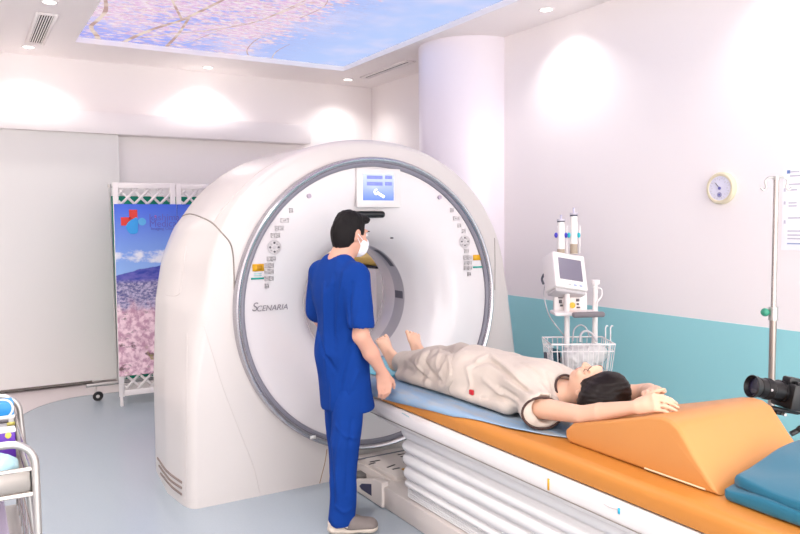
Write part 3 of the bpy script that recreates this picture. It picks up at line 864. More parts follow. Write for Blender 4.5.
m = MB(); m.merge(b); WD = m.build('wedge_cushion', mat('wedge_vinyl', C(216, 146, 78), .42, bump=.06, bscale=25, var=.02, vscale=4), None, True, 60)
tag(WD, 'orange foam wedge cushion behind the head of the patient', 'cushion')
m = MB(); m.tube([(WX0 + .0005, y, W0 + .006) for y in np.linspace(1.53, 1.78, 8)], .0035, 6); m.build('edge_piping', mat('pale_piping', C(240, 214, 176), .6), WD)

# ------------------------------------------------------------------ folded blue cloth
def slab(name, poly, z, th, m, par=None, seed=0):
    # soft folded layer: closed outline, rounded edge
    n = len(poly); pts = spline([(x, y, 0) for x, y in poly + [poly[0]]], 6)[:-1]; c = sum(pts, Vector()) / len(pts)
    V = []; F_ = []; lev = [(.0, .985), (.25, 1.0), (.75, 1.0), (.95, .985), (1.0, .95), (1.0, .7), (1.0, .4), (1.0, .1)]
    K = len(pts)
    for h, s in lev:
        for p in pts:
            q = c + (p - c) * s
            bumpz = .010 * noise.noise(Vector((q.x * 7 + seed, q.y * 7, 0))) if h > .8 else 0
            V.append((q.x, q.y, z(q.x, q.y) + th * h + bumpz))
    for i in range(len(lev) - 1):
        for j in range(K): F_.append((i * K + j, i * K + (j + 1) % K, (i + 1) * K + (j + 1) % K, (i + 1) * K + j))
    F_.append(tuple(range((len(lev) - 1) * K, len(lev) * K))); F_.append(tuple(range(K))[::-1])
    return pyd(name, V, F_, m, par)
zt = lambda x, y: MZ1 + .006
out1 = [(2.062, 1.436), (2.10, 1.462), (2.35, 1.475), (2.55, 1.46), (2.56, 1.15), (2.50, .95), (2.2, .92), (2.08, 1.0), (2.06, 1.2)]
out2 = [(2.10, 1.44), (2.30, 1.465), (2.54, 1.45), (2.55, 1.15), (2.48, .97), (2.2, .94), (2.10, 1.02), (2.07, 1.2)]
B1 = slab('folded_blanket', out1, zt, .038, M['bluecloth'])
tag(B1, 'folded petrol blue cloth on the mattress behind the orange wedge', 'blanket')
slab('upper_fold', out2, lambda x, y: MZ1 + .042 + .05 * max(0, min(1, (x - 2.08) / .45)), .034, M['bluecloth'], B1, 4)

# ------------------------------------------------------------------ banner on a white lattice stand
LY = 6.85
S = thing('lattice_banner_stand', (1.7, LY, 0), 'white folding lattice stand carrying a blossom and mountain banner, beside the scanner', 'banner stand')
lx0 = on('Y', LY, 113, 200).x; lxm = on('Y', LY, 175, 200).x
ztop = on('Y', LY, 140, 183).z; ban_t = on('Y', LY, 140, 204.2).z; ban_b = on('Y', LY, 140, 374).z; lat_b = on('Y', LY, 140, 394).z
pw = lxm - lx0
banner_panels = [(lx0, LY), (lxm + .012, LY + .01)]
for k, (x0, y0) in enumerate(banner_panels):
    m = MB(); fw = .045
    m.box((x0, y0 - .012, 0.0 if False else lat_b - .005), (x0 + fw, y0 + .012, ztop), .003); m.box((x0 + pw - fw, y0 - .012, lat_b - .005), (x0 + pw, y0 + .012, ztop), .003)
    m.box((x0 + fw, y0 - .011, ztop - .05), (x0 + pw - fw, y0 + .011, ztop), .003); m.box((x0 + fw, y0 - .011, lat_b), (x0 + pw - fw, y0 + .011, lat_b + .05), .003)
    m.box((x0 + .008, y0 - .011, 0), (x0 + .032, y0 + .011, lat_b), .003); m.box((x0 + pw - .032, y0 - .011, 0), (x0 + pw - .008, y0 + .011, lat_b), .003)
    m.build('lattice_frame', M['plast'], S)
    for zb, zt_ in ((lat_b + .05, ban_b + .02), (ban_t - .02, ztop - .05)):
        m = MB(); h = zt_ - zb; W = pw - 2 * fw; nn = 4; st = W / nn
        x = -h
        i = -3
        while i < nn + 3:
            for sgn in (1, -1):
                # diagonal slat clipped to the opening
                xa = x0 + fw + i * st; pts = []
                a = Vector((xa if sgn > 0 else xa + h, 0, zb)); bq = Vector((xa + h if sgn > 0 else xa, 0, zt_))
                lo_, hi_ = x0 + fw, x0 + pw - fw
                d = bq - a; t0, t1 = 0.0, 1.0
                if abs(d.x) > 1e-6:
                    ta, tb = sorted(((lo_ - a.x) / d.x, (hi_ - a.x) / d.x)); t0, t1 = max(t0, ta), min(t1, tb)
                if t1 - t0 > .05:
                    p, q = a + d * t0, a + d * t1; dd = (q - p).normalized(); nrm = Vector((-dd.z, 0, dd.x)) * .011
                    yy = y0 - .006 if sgn > 0 else y0 + .002
                    m.prism([(p + nrm) + Vector((0, yy, 0)), (q + nrm) + Vector((0, yy, 0)), (q - nrm) + Vector((0, yy, 0)), (p - nrm) + Vector((0, yy, 0))], (0, .006, 0))
            i += 1
        m.build('lattice_slats', M['plast'], S)
def banner_mat(z0, z1):
    m = bpy.data.materials.new('printed_banner'); m.use_nodes = True; nt = m.node_tree; b = nt.nodes['Principled BSDF']; b.inputs['Roughness'].default_value = .5
    N = nt.nodes.new; Lk = nt.links.new
    tc = N('ShaderNodeTexCoord'); sp = N('ShaderNodeSeparateXYZ'); Lk(tc.outputs['Object'], sp.inputs[0]); X, Z = sp.outputs[0], sp.outputs[2]
    def rng(v, a, c, lo=0, hi=1, sm=True):
        n = N('ShaderNodeMapRange'); n.interpolation_type = 'SMOOTHSTEP' if sm else 'LINEAR'
        n.inputs[1].default_value = a; n.inputs[2].default_value = c; n.inputs[3].default_value = lo; n.inputs[4].default_value = hi; Lk(v, n.inputs[0]); return n.outputs[0]
    def op(o, a, c):
        n = N('ShaderNodeMath'); n.operation = o
        for i, v in enumerate((a, c)):
            if isinstance(v, (int, float)): n.inputs[i].default_value = v
            else: Lk(v, n.inputs[i])
        return n.outputs[0]
    def mix(f, a, c):
        n = N('ShaderNodeMix'); n.data_type = 'RGBA'
        if isinstance(f, (int, float)): n.inputs[0].default_value = f
        else: Lk(f, n.inputs[0])
        for i, v in ((6, a), (7, c)):
            if isinstance(v, tuple): n.inputs[i].default_value = v
            else: Lk(v, n.inputs[i])
        return n.outputs[2]
    def nz(s, d=4, st=(1, 1, 1), off=(0, 0, 0)):
        mp = N('ShaderNodeMapping'); mp.inputs['Scale'].default_value = st; mp.inputs['Location'].default_value = off; Lk(tc.outputs['Object'], mp.inputs[0])
        n = N('ShaderNodeTexNoise'); n.inputs['Scale'].default_value = s; n.inputs['Detail'].default_value = d; n.inputs['Roughness'].default_value = .6; Lk(mp.outputs[0], n.inputs['Vector']); return n.outputs['Fac']
    H = z1 - z0
    col = mix(rng(Z, z0 + .55 * H, z1, sm=False), C(156, 196, 246), C(66, 104, 226))
    cl = rng(op('ADD', nz(5, 5, (1, 1, 1.6)), rng(op('ABSOLUTE', op('SUBTRACT', Z, z0 + .70 * H), 0), 0, .09 * H, .16, -.2)), .52, .68)
    col = mix(cl, col, C(238, 240, 250))
    ridge = op('ADD', op('MULTIPLY', op('SUBTRACT', X, lx0), .22), op('MULTIPLY', nz(6, 3), .05))
    mtn = rng(op('SUBTRACT', op('ADD', ridge, z0 + .575 * H), Z), 0, .01)
    col = mix(mtn, col, mix(rng(nz(9, 5, (1, 1, 2.5)), .35, .65), C(52, 70, 170), C(110, 104, 190)))
    low = rng(op('SUBTRACT', op('ADD', z0 + .555 * H, op('MULTIPLY', nz(8, 3), .04)), Z), 0, .05)
    col = mix(low, col, mix(rng(nz(44, 5, (1, 1, 1.5)), .36, .64), C(96, 96, 150), C(200, 190, 216)))
    bl = rng(op('ADD', op('SUBTRACT', z0 + .40 * H, Z), op('MULTIPLY', nz(10, 4), .3)), .08, .20)
    pk = mix(rng(nz(22, 5), .36, .62), C(198, 150, 172), C(252, 222, 230))
    pk = mix(rng(nz(9, 6, (1, 1, 1.6), (3, 0, 1)), .58, .68), pk, C(120, 92, 96))
    pk = mix(op('MULTIPLY', rng(nz(6, 3, (1, 1, 1), (8, 0, 3)), .6, .68), rng(Z, z0 + .2 * H, z0 + .05 * H)), pk, C(150, 150, 50))
    col = mix(bl, col, pk)
    Lk(col, b.inputs['Base Color']); return m
bmat = banner_mat(ban_b, ban_t)
bx0 = on('Y', LY, 114.5, 300).x
for x0, x1, y0 in ((lx0 + .003, lxm + .008, LY - .018), (lxm + .0135, lxm + .012 + pw - .02, LY - .010)):
    BN = MB().box((x0, y0 - .003, ban_b), (x1, y0 + .003, ban_t)).build('banner_print', bmat, S, False)
# emblem and lettering
by = LY - .0225
def bp(x, y): p = on('Y', by, x, y); return p
red = mat('emblem_red', C(255, 70, 58), .5); blu = mat('emblem_blue', C(60, 176, 255), .5)
# cross: upper arm and left arm red, lower drop and right disc blue
def bquad(x0, y0, x1, y1, m, r=.006):
    a, c = bp(x0, y0), bp(x1, y1)
    MB().box((a.x, by - .001, c.z), (c.x, by + .002, a.z)).build('emblem', m, S, False)
bquad(129, 209.7, 137.5, 219.5, red); bquad(120.8, 217.3, 131, 225.5, red)
c0 = bp(132.5, 227); mm = MB()
pts = [bp(x, y) for x, y in ((136.5, 217), (129.5, 221), (126, 226), (127, 230), (130, 233.5), (134.5, 234), (137.6, 232), (138, 226), (137.8, 220))]
sp_ = spline([Vector((p.x, by - .0025, p.z)) for p in pts + [pts[0]]], 5)[:-1]
mm.prism(sp_, (0, .003, 0)); mm.build('emblem', blu, S, False)
c0 = bp(142, 221.7); MB().cyl((c0.x, by - .0025, c0.z), (c0.x, by + .001, c0.z), .034, n=24).build('emblem', mat('emblem_sky', C(104, 196, 255), .5), S, False)
ink = mat('banner_ink', C(112, 116, 222), .5)
def line(s, x, y, size, m=ink):
    p = bp(x, y); text_mesh('banner_lettering', s, size, wallM((p.x, by - .0015, p.z), (1, 0, 0), (0, 0, 1)), m, S)
line('kashima', 164.5, 217.5, .085); line('Medical', 164, 223.8, .085); line('Imaging Clinic', 163, 228.5, .038)
p = bp(155.5, 216.5); MB().cyl((p.x, by - .002, p.z), (p.x, by, p.z), .010, n=14).build('emblem', mat('emblem_pink', C(236, 110, 190), .5), S, False)

# ------------------------------------------------------------------ green folding screen behind the banner
SY = 7.22
P0 = on('Y', SY, 109.5, 187); P1 = on('Y', SY, 118, 382)
R = thing('folding_screen', (1.6, SY, 0), 'green cloth privacy screen on a steel frame with castors behind the banner', 'screen')
m = MB(); xl = P1.x; xr = xl + .98; zb_, zt_ = P1.z, P0.z
xt = P0.x; m.tube([(xl, SY, zb_ - .01), (xt, SY, zt_), (xr, SY, zt_), (xr, SY, zb_ - .01)], .010, 10)
m.cyl((xt, SY, zt_), (xt, SY, zt_ + .025), .015, n=12)
m.build('frame', M['steel'], R)
zg = on('Y', SY, 112, 196).z
pyd('fabric', [(xl + .012, SY, zb_ + .02), (xr - .012, SY, zb_ + .02), (xr - .012, SY, zg), (xt + .012, SY, zg)], [(0, 1, 2, 3)], M['green'], R, False).modifiers.new('t', 'SOLIDIFY').thickness = .006
xf = on('Y', SY, 86, 384).x
m = MB(); m.tube([(xf, SY - .02, zb_), (xr, SY - .02, zb_)], .016, 12); m.cyl((xf, SY - .02, zb_), (xf + .003, SY - .02, zb_), .018); m.build('foot_rail', M['steel'], R)
for x in (on('Y', SY, 96, 390).x, xr - .12):
    m = MB(); m.tube([(x, SY - .02, zb_ - .01), (x - .01, SY - .03, .09), (x + .01, SY - .045, .045)], .009, 8); cm = m.build('castor', M['steel'], R)
    m = MB(); m.lathe([(.016, -.014), (.040, -.014), (.045, -.009), (.045, .009), (.040, .014), (.016, .014)], (x + .01, SY - .045, .0455), (.35, 1, 0), 24, closed=True); m.build('wheel', M['black'], cm)
    m = MB(); m.cyl(Vector((x + .01, SY - .045, .0455)) - Vector((.33, .94, 0)) * .017, Vector((x + .01, SY - .045, .0455)) + Vector((.33, .94, 0)) * .017, .016, n=14); m.build('hub', M['steel'], cm)

# ------------------------------------------------------------------ cabinet with yellow pads, seen through the tunnel
bx_ = 3.10; b0 = on('X', bx_, 376, 266.5); zt_b = b0.z
K_ = thing('storage_cabinet', (bx_ + .25, b0.y + .7, 0), 'white cabinet standing behind the scanner, seen through its round opening', 'cabinet')
MB().box((bx_, b0.y, .06), (bx_ + .5, b0.y + 1.45, zt_b - .02), .01).build('cabinet_body', M['plast'], K_)
MB().box((bx_ - .004, b0.y - .004, zt_b - .02), (bx_ + .5, b0.y + 1.45, zt_b), .004).build('cabinet_top', M['black'], K_)
MB().box((bx_ + .02, b0.y + .02, 0), (bx_ + .48, b0.y + 1.42, .06)).build('plinth', M['darkgrey'], K_)
tag(MB().box((bx_ + .01, b0.y + .02, zt_b + .001), (bx_ + .48, b0.y + 1.40, zt_b + .075), .03, 4).build('foam_pad', mat('yellow_foam', C(232, 196, 104), .7), None), 'long yellow foam pad on the white cabinet, seen through the scanner opening beside the man', 'pad')

# ------------------------------------------------------------------ contrast injector on its stand
IX, IY = 3.6, 3.69
J = thing('contrast_injector', (IX, IY, 0), 'white contrast injector on a wheeled pole with two syringes and a wire basket', 'injector')
dep = (Vector((IX, IY, 1)) - Vector((0, 0, CAMH))).dot(Vector(_f2))
def q(x, y, dd=0.0): return atd(x, y, dep + dd)
RR = Vector(_r); FF = Vector(_f); UU = Vector((0, 0, 1))
def tubepx(pts, r, n=10, sm=0):
    P = [q(*p) for p in pts]
    if sm: P = spline(P, sm)
    return MB().tube(P, r, n)
pole_x = q(567, 320)
MB().tube([(pole_x.x, pole_x.y, .06), (pole_x.x, pole_x.y, 1.16)], .019, 14).build('main_pole', M['plast'], J)
sp2 = q(595, 320, .05)
m = MB(); m.tube([(sp2.x, sp2.y, .10), (sp2.x, sp2.y, q(595, 284, .05).z)], .019, 14); tz = q(595, 284, .05).z; m.cyl((sp2.x, sp2.y, tz), (sp2.x, sp2.y, tz + .03), .03, n=20); m.build('support_post', M['plast'], J)
# base on castors
m = MB()
for i in range(5):
    a = 2 * PI * i / 5 + .3; e = Vector((pole_x.x + .27 * math.cos(a), pole_x.y + .27 * math.sin(a), .075)); m.tube([(pole_x.x, pole_x.y, .10), e], [.026, .016], 10)
m.cyl((pole_x.x, pole_x.y, .06), (pole_x.x, pole_x.y, .16), .05); bs = m.build('base', M['plast'], J)
MB().tube([(sp2.x, sp2.y, .12), (pole_x.x, pole_x.y, .13)], .018, 10).build('base_link', M['plast'], J)
for i in range(5):
    a = 2 * PI * i / 5 + .3; e = Vector((pole_x.x + .27 * math.cos(a), pole_x.y + .27 * math.sin(a), .032)); t_ = Vector((-math.sin(a), math.cos(a), 0))
    MB().cyl(e - t_ * .012, e + t_ * .012, .031, n=18).cyl(e + UU * .02, e + UU * .05, .01, n=8).build('castor', M['darkgrey'], bs)
# head: box leaning back with a screen
fn = (-FF * .80 + RR * .36 + UU * .40).normalized(); ur = RR.copy(); ur = (ur - fn * ur.dot(fn)).normalized(); uu = fn.cross(ur)
if uu.z < 0: uu = -uu
hc = q(570.5, 270) 
MH = Matrix.Identity(4)
for i in range(3): MH[i][0] = ur[i]; MH[i][1] = uu[i]; MH[i][2] = fn[i]; MH[i][3] = hc[i]
MB().box((-.13, -.135, -.14), (.13, .125, 0), .012, 3, M=MH).build('control_head', M['plast'], J)
MB().box((-.092, -.075, -.002), (.092, .082, .003), .002, M=MH).build('touch_screen', mat('screen_grey', C(140, 134, 152), .25), J)
for i, c in enumerate((M['print'], mat('key_blue', C(150, 176, 226), .5), mat('key_blue', C(150, 176, 226), .5))):
    MB().box((-.03 + i * .045, -.112, -.001), (-.008 + i * .045, -.104, .002), M=MH).build('head_button', c, J)
MB().box((-.12, -.16, -.13), (.12, -.135, -.02), .008, M=MH).build('head_underside', M['print'], J)
# panel below the head with icons and the amber button
pc = q(570, 303, .06)
MP = wallM(pc, RR, UU)
MB().box((-.115, -.075, -.02), (.115, .075, .02), .01, M=MP).build('lower_panel', M['plast'], J)
p = q(572.3, 305.2, .03); MB().cyl(p, p - FF * .008, .020, n=22).build('amber_button', mat('amber', C(250, 150, 40), .4, emit=C(250, 150, 40), estr=.25), J)
for x, y, w, h in ((577.5, 295.5, .022, .018), (577.8, 300, .022, .02), (578, 304, .016, .012), (578.3, 307.5, .024, .010), (560.5, 297, .03, .018), (560.5, 301.5, .02, .024), (561.5, 305.5, .02, .012)):
    p = q(x, y, .035); MB().box((-w / 2, -h / 2, -.002), (w / 2, h / 2, .002), M=wallM(p, RR, UU)).build('pictogram', M['print2'], J)
# tray with a grey grip
a = q(557, 312, -.05)
MB().box((-.02, -.012, -.12), (.30, .012, .06), .01, M=wallM(q(556, 313.5, -.02), RR, UU)).build('tray', M['plast'], J)
MB().box((-.105, -.017, -.03), (.105, .017, .03), .012, 3, M=wallM(q(588.4, 314.6, -.14), RR * .995 + UU * .02, UU)).build('grip_bar', mat('grip_grey', C(134, 128, 132), .6), J)
# two syringes
for k, (x, ytop, ycap, kc, lab) in enumerate(((561, 219, 218.5, C(70, 64, 200), 0), (573.8, 212.5, 213.5, C(40, 200, 214), 1))):
    dn = q(x, 252, .06); up = q(x, ytop, .06); d = (up - dn).normalized(); L_ = (up - dn).length
    sy = MB().cyl(dn, dn + d * (L_ * .90), .0255, n=22).build('syringe', mat('syringe_body', C(246, 242, 236), .25), J)
    MB().cyl(dn + d * (L_ * .90), dn + d * (L_ * .94), .027, n=22).build('plunger', M['darkgrey'], sy)
    MB().cyl(dn + d * (L_ * .94), dn + d * (L_ * .99), .028, n=22).build('syringe_cap', mat('clear_cap', C(226, 220, 232), .2), sy)
    MB().cyl(dn + d * (L_ * .99), dn + d * (L_ * 1.12), .007, n=12).build('nozzle', mat('clear_tip', C(218, 212, 236), .2), sy)
    MB().cyl(dn - d * .012, dn + d * (.055 if k else .02), .0265, n=22).build('syringe_seat', mat('amber_band', C(190, 172, 150), .4), sy)
    for s_ in (-1, 1):
        p = q(x + s_ * 5.0, 235.2, .05); MB().sphere(p, .015, 14, (.8, .8, 1.25)).build('clamp_knob', mat('clamp', kc, .35), sy)
    MB().box((-.036, -.11, .03), (-.027, .08, .045), .003, M=wallM(q(x, 237, .10), RR, UU)).box((.027, -.11, .03), (.036, .08, .045), .003, M=wallM(q(x, 237, .10), RR, UU)).build('holder_plate', M['plast'], sy)
# basket
bc = q(577.5, 356, -.02); MBK = wallM(bc, RR, UU); bw, bh, bd = .198, .105, .15
m = MB()
def bx(x, y, z): return MBK @ Vector((x, y, z))
for zz, s in ((bh, 1.06), (bh * .55, 1.03), (-bh, .95)):
    m.tube([bx(-bw * s, zz, bd * s), bx(bw * s, zz, bd * s), bx(bw * s, zz, -bd * s), bx(-bw * s, zz, -bd * s)], .0055 if zz == bh else .0035, 8, closed=True)
for i in range(13):
    x = -bw + 2 * bw * i / 12
    m.tube([bx(x * 1.06, bh, bd * 1.06), bx(x * .95, -bh, bd * .95), bx(x * .95, -bh, -bd * .95), bx(x * 1.06, bh, -bd * 1.06)], .003, 6)
for i in range(8):
    z = -bd + 2 * bd * i / 7
    m.tube([bx(-bw * 1.06, bh, z * 1.06), bx(-bw * .95, -bh, z * .95), bx(bw * .95, -bh, z * .95), bx(bw * 1.06, bh, z * 1.06)], .003, 6)
BK = m.build('wire_basket', M['plast'], J)
MB().tube([bx(-.02, bh * .2, -bd), Vector((pole_x.x, pole_x.y, bx(0, bh * .2, 0).z))], .008).build('basket_bracket', M['plast'], J)
# hooks right of the basket and looping tubes
for x in (605.5, 610.5):
    tubepx([(x, 343, .05), (x, 328, .05), (x + 1, 325.6, .05), (x + 2.6, 326.3, .05)], .0045, 8).build('hook', M['plast'], J)
mt = mat('clear_tubing', C(226, 222, 226), .3)
tubepx([(580, 342), (581, 334), (586, 331), (592, 334), (597, 342)], .008, 8, 8).build('tubing', mt, J)
tubepx([(573, 341, .05), (574, 330, .05), (580, 325, .05), (586, 328, .05), (589, 336, .05)], .005, 8, 8).build('tubing', mt, J)
tubepx([(545, 284, .05), (544, 296, .05), (549, 315, .05), (558, 328, .04), (566, 338, .03)], .004, 8, 8).build('power_cable', M['print'], J)
tubepx([(593, 287, .02), (601, 289, .02), (601.5, 296, .02), (597, 303, .02), (596, 312, .04)], .0055, 8, 8).build('power_cable', M['plast'], J)
tubepx([(543.5, 284, .08), (542, 279, .10), (544, 274, .10)], .008, 8, 6).build('plug', M['darkgrey'], J)
# clear bag of supplies in the basket, top-level: it could be lifted out
m_bag = mat('clear_bag', C(236, 232, 230), .3, spec=.6)
prb = [ell(bx(.03, -.01, 0), (.135, .085, .09), frame_from(tuple(FF), tuple(RR)), .02), ell(bx(-.03, -.02, .02), (.07, .07, .07), None, .04), ell(bx(.13, .02, 0), (.06, .075, .06), None, .04)]
tag(organic('supply_bag', prb, .012, m_bag, None, folds(.012, 22, seed=2), 1), 'clear plastic bag of supplies lying in the wire basket', 'bag')
for i, (x, z_, c) in enumerate(((-.165, .02, C(60, 110, 126)), (-.14, -.03, C(70, 68, 80)), (-.19, -.05, C(96, 100, 112)))):
    tag(MB().box(bx(x - .022, -.098, z_ - .025), bx(x + .022, -.098 + .15 - .02 * i, z_ + .025), .004).build('supply_box', mat('box_print', c, .5, var=.4, vscale=60), None),
        ['teal printed supply box standing at the left in the wire basket', 'dark grey supply box at the left in the wire basket', 'pale grey supply box in the left corner of the wire basket'][i], 'box')

# ------------------------------------------------------------------ drip stand
DX, DY = 3.45, 2.172
D = thing('drip_stand', (DX, DY, 0), 'tall steel drip stand by the right wall with two small hooks', 'drip stand')
zj = on('X', DX, 771.5, 316).z; ztp = on('X', DX, 773.5, 178).z
MB().tube([(DX, DY, .08), (DX, DY, zj)], .0165, 16).build('lower_tube', mat('dull_steel', C(190, 176, 168), .4, .85), D)
MB().tube([(DX, DY, zj - .02), (DX, DY, ztp)], .0125, 14).build('upper_tube', M['chrome'], D)
m = MB(); m.cyl((DX, DY, zj - .02), (DX, DY, zj + .045), .022, n=18); m.build('clamp_collar', M['steel'], D)
p = Vector((DX, DY, zj + .02)) - RR * .045
MB().cyl(Vector((DX, DY, zj + .02)) - RR * .02, p, .008, n=12).sphere(p + RR * .004, .021, 14, (1, 1, 1)).build('clamp_knob', mat('green_knob', C(60, 158, 128), .4), D)
for s_ in (-1, 1):
    b0 = Vector((DX, DY, ztp)); P = [b0, b0 + RR * s_ * .035 + UU * .002, b0 + RR * s_ * .055 - UU * .015, b0 + RR * s_ * .05 - UU * .045, b0 + RR * s_ * .062 - UU * .06, b0 + RR * s_ * .075 - UU * .048]
    MB().tube(spline(P, 5), .0045, 8).build('hook', M['steel'], D)
MB().cyl((DX, DY, ztp - .01), (DX, DY, ztp + .008), .016, n=14).build('top_cap', M['steel'], D)
m = MB(); m.cyl((DX, DY, .05), (DX, DY, .12), .03)
for i in range(5):
    a = 2 * PI * i / 5 + .6; m.tube([(DX, DY, .085), (DX + .26 * math.cos(a), DY + .26 * math.sin(a), .065)], [.014, .011], 10)
fb = m.build('foot', M['steel'], D)
for i in range(5):
    a = 2 * PI * i / 5 + .6; e = Vector((DX + .26 * math.cos(a), DY + .26 * math.sin(a), .028)); t_ = Vector((-math.sin(a), math.cos(a), 0))
    MB().cyl(e - t_ * .01, e + t_ * .01, .027, n=16).cyl(e + UU * .015, e + UU * .045, .007, n=8).build('castor', M['black'], fb)

# ------------------------------------------------------------------ wall dial and notice
c = on('X', XW, 722.5, 188.3)
Q = thing('wall_hygrometer', (XW, c.y, c.z), 'round cream rimmed dial gauge on the right wall', 'gauge')
MB().lathe([(.0, -.028), (.078, -.028), (.082, -.034), (.095, -.034), (.103, -.024), (.104, 0)], (XW, c.y, c.z), (1, 0, 0), 48).build('rim', mat('cream_rim', C(244, 232, 200), .4), Q)
MB().cyl((XW - .027, c.y, c.z), (XW - .0295, c.y, c.z), .0785, n=40).build('dial_face', mat('dial_face', C(226, 224, 238), .5), Q)
for i in range(24):
    a = 2 * PI * i / 24; d_ = Vector((0, math.cos(a), math.sin(a)))
    MB().tube([Vector((XW - .03, c.y, c.z)) + d_ * .06, Vector((XW - .03, c.y, c.z)) + d_ * (.072 if i % 3 else .05)], .0018, 5).build('tick_mark', M['print'], Q)
MB().cyl((XW - .029, c.y, c.z), (XW - .034, c.y, c.z), .010, n=16).build('hand_boss', mat('dial_blue', C(110, 110, 190), .4), Q)
MB().tube([(XW - .032, c.y, c.z), (XW - .032, c.y + .03, c.z + .035)], .0022, 6).build('hand', M['print2'], Q)
MB().cyl((XW - .029, c.y, c.z - .042), (XW - .032, c.y, c.z - .042), .017, n=18).build('small_dial', mat('dial_lilac', C(176, 174, 206), .4), Q)
MB().cyl((XW - .031, c.y, c.z - .042), (XW - .034, c.y, c.z - .042), .006, n=12).build('hand_boss', mat('dial_blue2', C(110, 110, 190), .4), Q)
a = on('X', XW, 783.3, 170); b = on('X', XW, 783.3, 250); y1 = a.y; y0 = y1 - .42
Q = thing('wall_notice', (XW, (y0 + y1) / 2, b.z), 'printed white notice sheet on the right wall behind the drip stand', 'notice')
MB().box((XW - .004, y0, b.z), (XW - .0008, y1, a.z)).build('sheet', mat('notice_paper', C(255, 253, 255), .4), Q, False)
def nline(px_, py_, w, h, m):
    p = on('X', XW - .0045, px_, py_); MB().box((XW - .0052, p.y - w, p.z - h / 2), (XW - .0038, p.y, p.z + h / 2)).build('print_line', m, Q, False)
pl = mat('notice_print', C(222, 218, 230), .5); pb = mat('notice_blue', C(120, 150, 214), .5)
nline(787, 172, .02, .02, pb); nline(789.5, 172, .06, .007, pl)
for y, x, w in ((176, 790, .10), (184.5, 789, .14), (190, 789, .05), (203, 788.5, .05), (206, 788.5, .05), (218, 788, .12), (231, 787.5, .16), (235, 787.5, .16), (238.5, 787.5, .16)): nline(x, y, w, .008, pl)
nline(787, 243.5, .18, .008, mat('notice_pale_blue', C(176, 190, 226), .5))
for y in (190, 203, 222): nline(783.8, y, .012, .02, pl)

# ------------------------------------------------------------------ camera on a tripod behind the couch
cd = 2.98
def cq(x, y, d=0.0): return atd(x, y, cd + d)
tq = cq(822, 410, .02)
Ta = thing('camera_tripod', (tq.x, tq.y, 0), 'black camera tripod standing behind the couch by the drip stand', 'tripod')
CM = thing('video_camera', tuple(cq(795, 395)), 'black camera with a long lens mounted on the tripod at the right edge', 'camera')
L0 = cq(751, 386); L1 = cq(784, 392, .035); ld = (L1 - L0).normalized(); ll = (L1 - L0).length
m = MB(); m.lathe([(.0, .018), (.036, .018), (.043, 0), (.046, .002), (.044, .020), (.038, .024), (.038, .040)], L0, ld, 32); m.build('lens_hood', M['black'], CM)
m = MB(); m.lathe([(.034, .028), (.040, .031), (.040, .058), (.042, .06), (.042, .090), (.039, .093), (.039, ll - .02), (.043, ll - .018), (.043, ll), (.0, ll)], L0, ld, 32); m.build('lens_barrel', M['blackm'], CM)
for h in (.064, .070, .076, .082): MB().lathe([(.0415, h), (.0436, h + .0015), (.0415, h + .003)], L0, ld, 32).build('focus_ring', M['black'], CM)
MB().lathe([(.0, .014), (.035, .016)], L0, ld, 24).build('front_glass', mat('lens_glass', C(30, 26, 50), .08, spec=.8), CM)
p = L0 + ld * .075 - FF * .041 + UU * .004; MB().sphere(p, .006, 10).build('lens_button', M['print'], CM)
sd = UU.cross(ld).normalized(); ud = ld.cross(sd).normalized()
if ud.z < 0: ud = -ud; sd = -sd
MC = Matrix.Identity(4)
for i in range(3): MC[i][0] = ld[i]; MC[i][1] = sd[i]; MC[i][2] = ud[i]; MC[i][3] = L1[i]
MB().box((-.006, -.062, -.062), (.062, .062, .042), .01, 2, M=MC).box((-.004, -.024, .036), (.055, .024, .066), .008, 2, M=MC).box((.04, -.066, -.06), (.085, -.02, .036), .012, 2, M=MC).build('camera_body', M['black'], CM)
MB().box((0.012, -.05, .04), (.036, -.034, .054), .003, M=MC).box((.03, .03, .04), (.05, .05, .052), .003, M=MC).build('control_wheel', M['blackm'], CM)
MB().box((.088, -.05, -.045), (.091, .05, .028), .002, M=MC).build('rear_screen', M['darkgrey'], CM)
MB().box((-.062, -.026, -.080), (.07, .026, -.066), .004, M=MC).box((-.03, -.018, -.094), (.006, .018, -.078), .004, M=MC).box((.05, -.02, -.078), (.22, .02, -.068), .004, M=MC).build('mount_plate', M['blackm'], Ta)
MB().cyl(MC @ Vector((.0, -.034, -.087)), MC @ Vector((.0, .034, -.087)), .007, n=12).build('clamp_screw', M['steel'], Ta)
hd = MC @ Vector((.20, 0, -.07)); col0 = Vector((hd.x, hd.y, hd.z - .04))
m = MB(); m.sphere(col0 - UU * .005, .026, 16); m.cyl(hd, col0 - UU * .06, .016, n=16); m.tube([(col0.x, col0.y, col0.z - .05), (col0.x, col0.y, .35)], .013, 12); m.build('center_column', M['blackm'], Ta)
m = MB(); m.tube(spline([col0 - UU * .05, cq(803, 428), cq(797, 431), cq(791, 434)], 5), .011, 10); m.build('pan_handle', M['black'], Ta)
m = MB(); m.cyl((col0.x, col0.y, .62), (col0.x, col0.y, .68), .035, n=18); m.build('spider', M['black'], Ta)
for a in (0, 120, 240):
    a = math.radians(a + 5); d_ = Vector((math.cos(a), math.sin(a), 0)); top = Vector((col0.x, col0.y, .65)) + d_ * .03; e = Vector((col0.x, col0.y, .012)) + d_ * .24
    m = MB(); m.tube([top, top + (e - top) * .5], .013, 10); m.tube([top + (e - top) * .45, e], .009, 10); m.sphere(e, .012, 10); m.build('leg', M['black'], Ta)

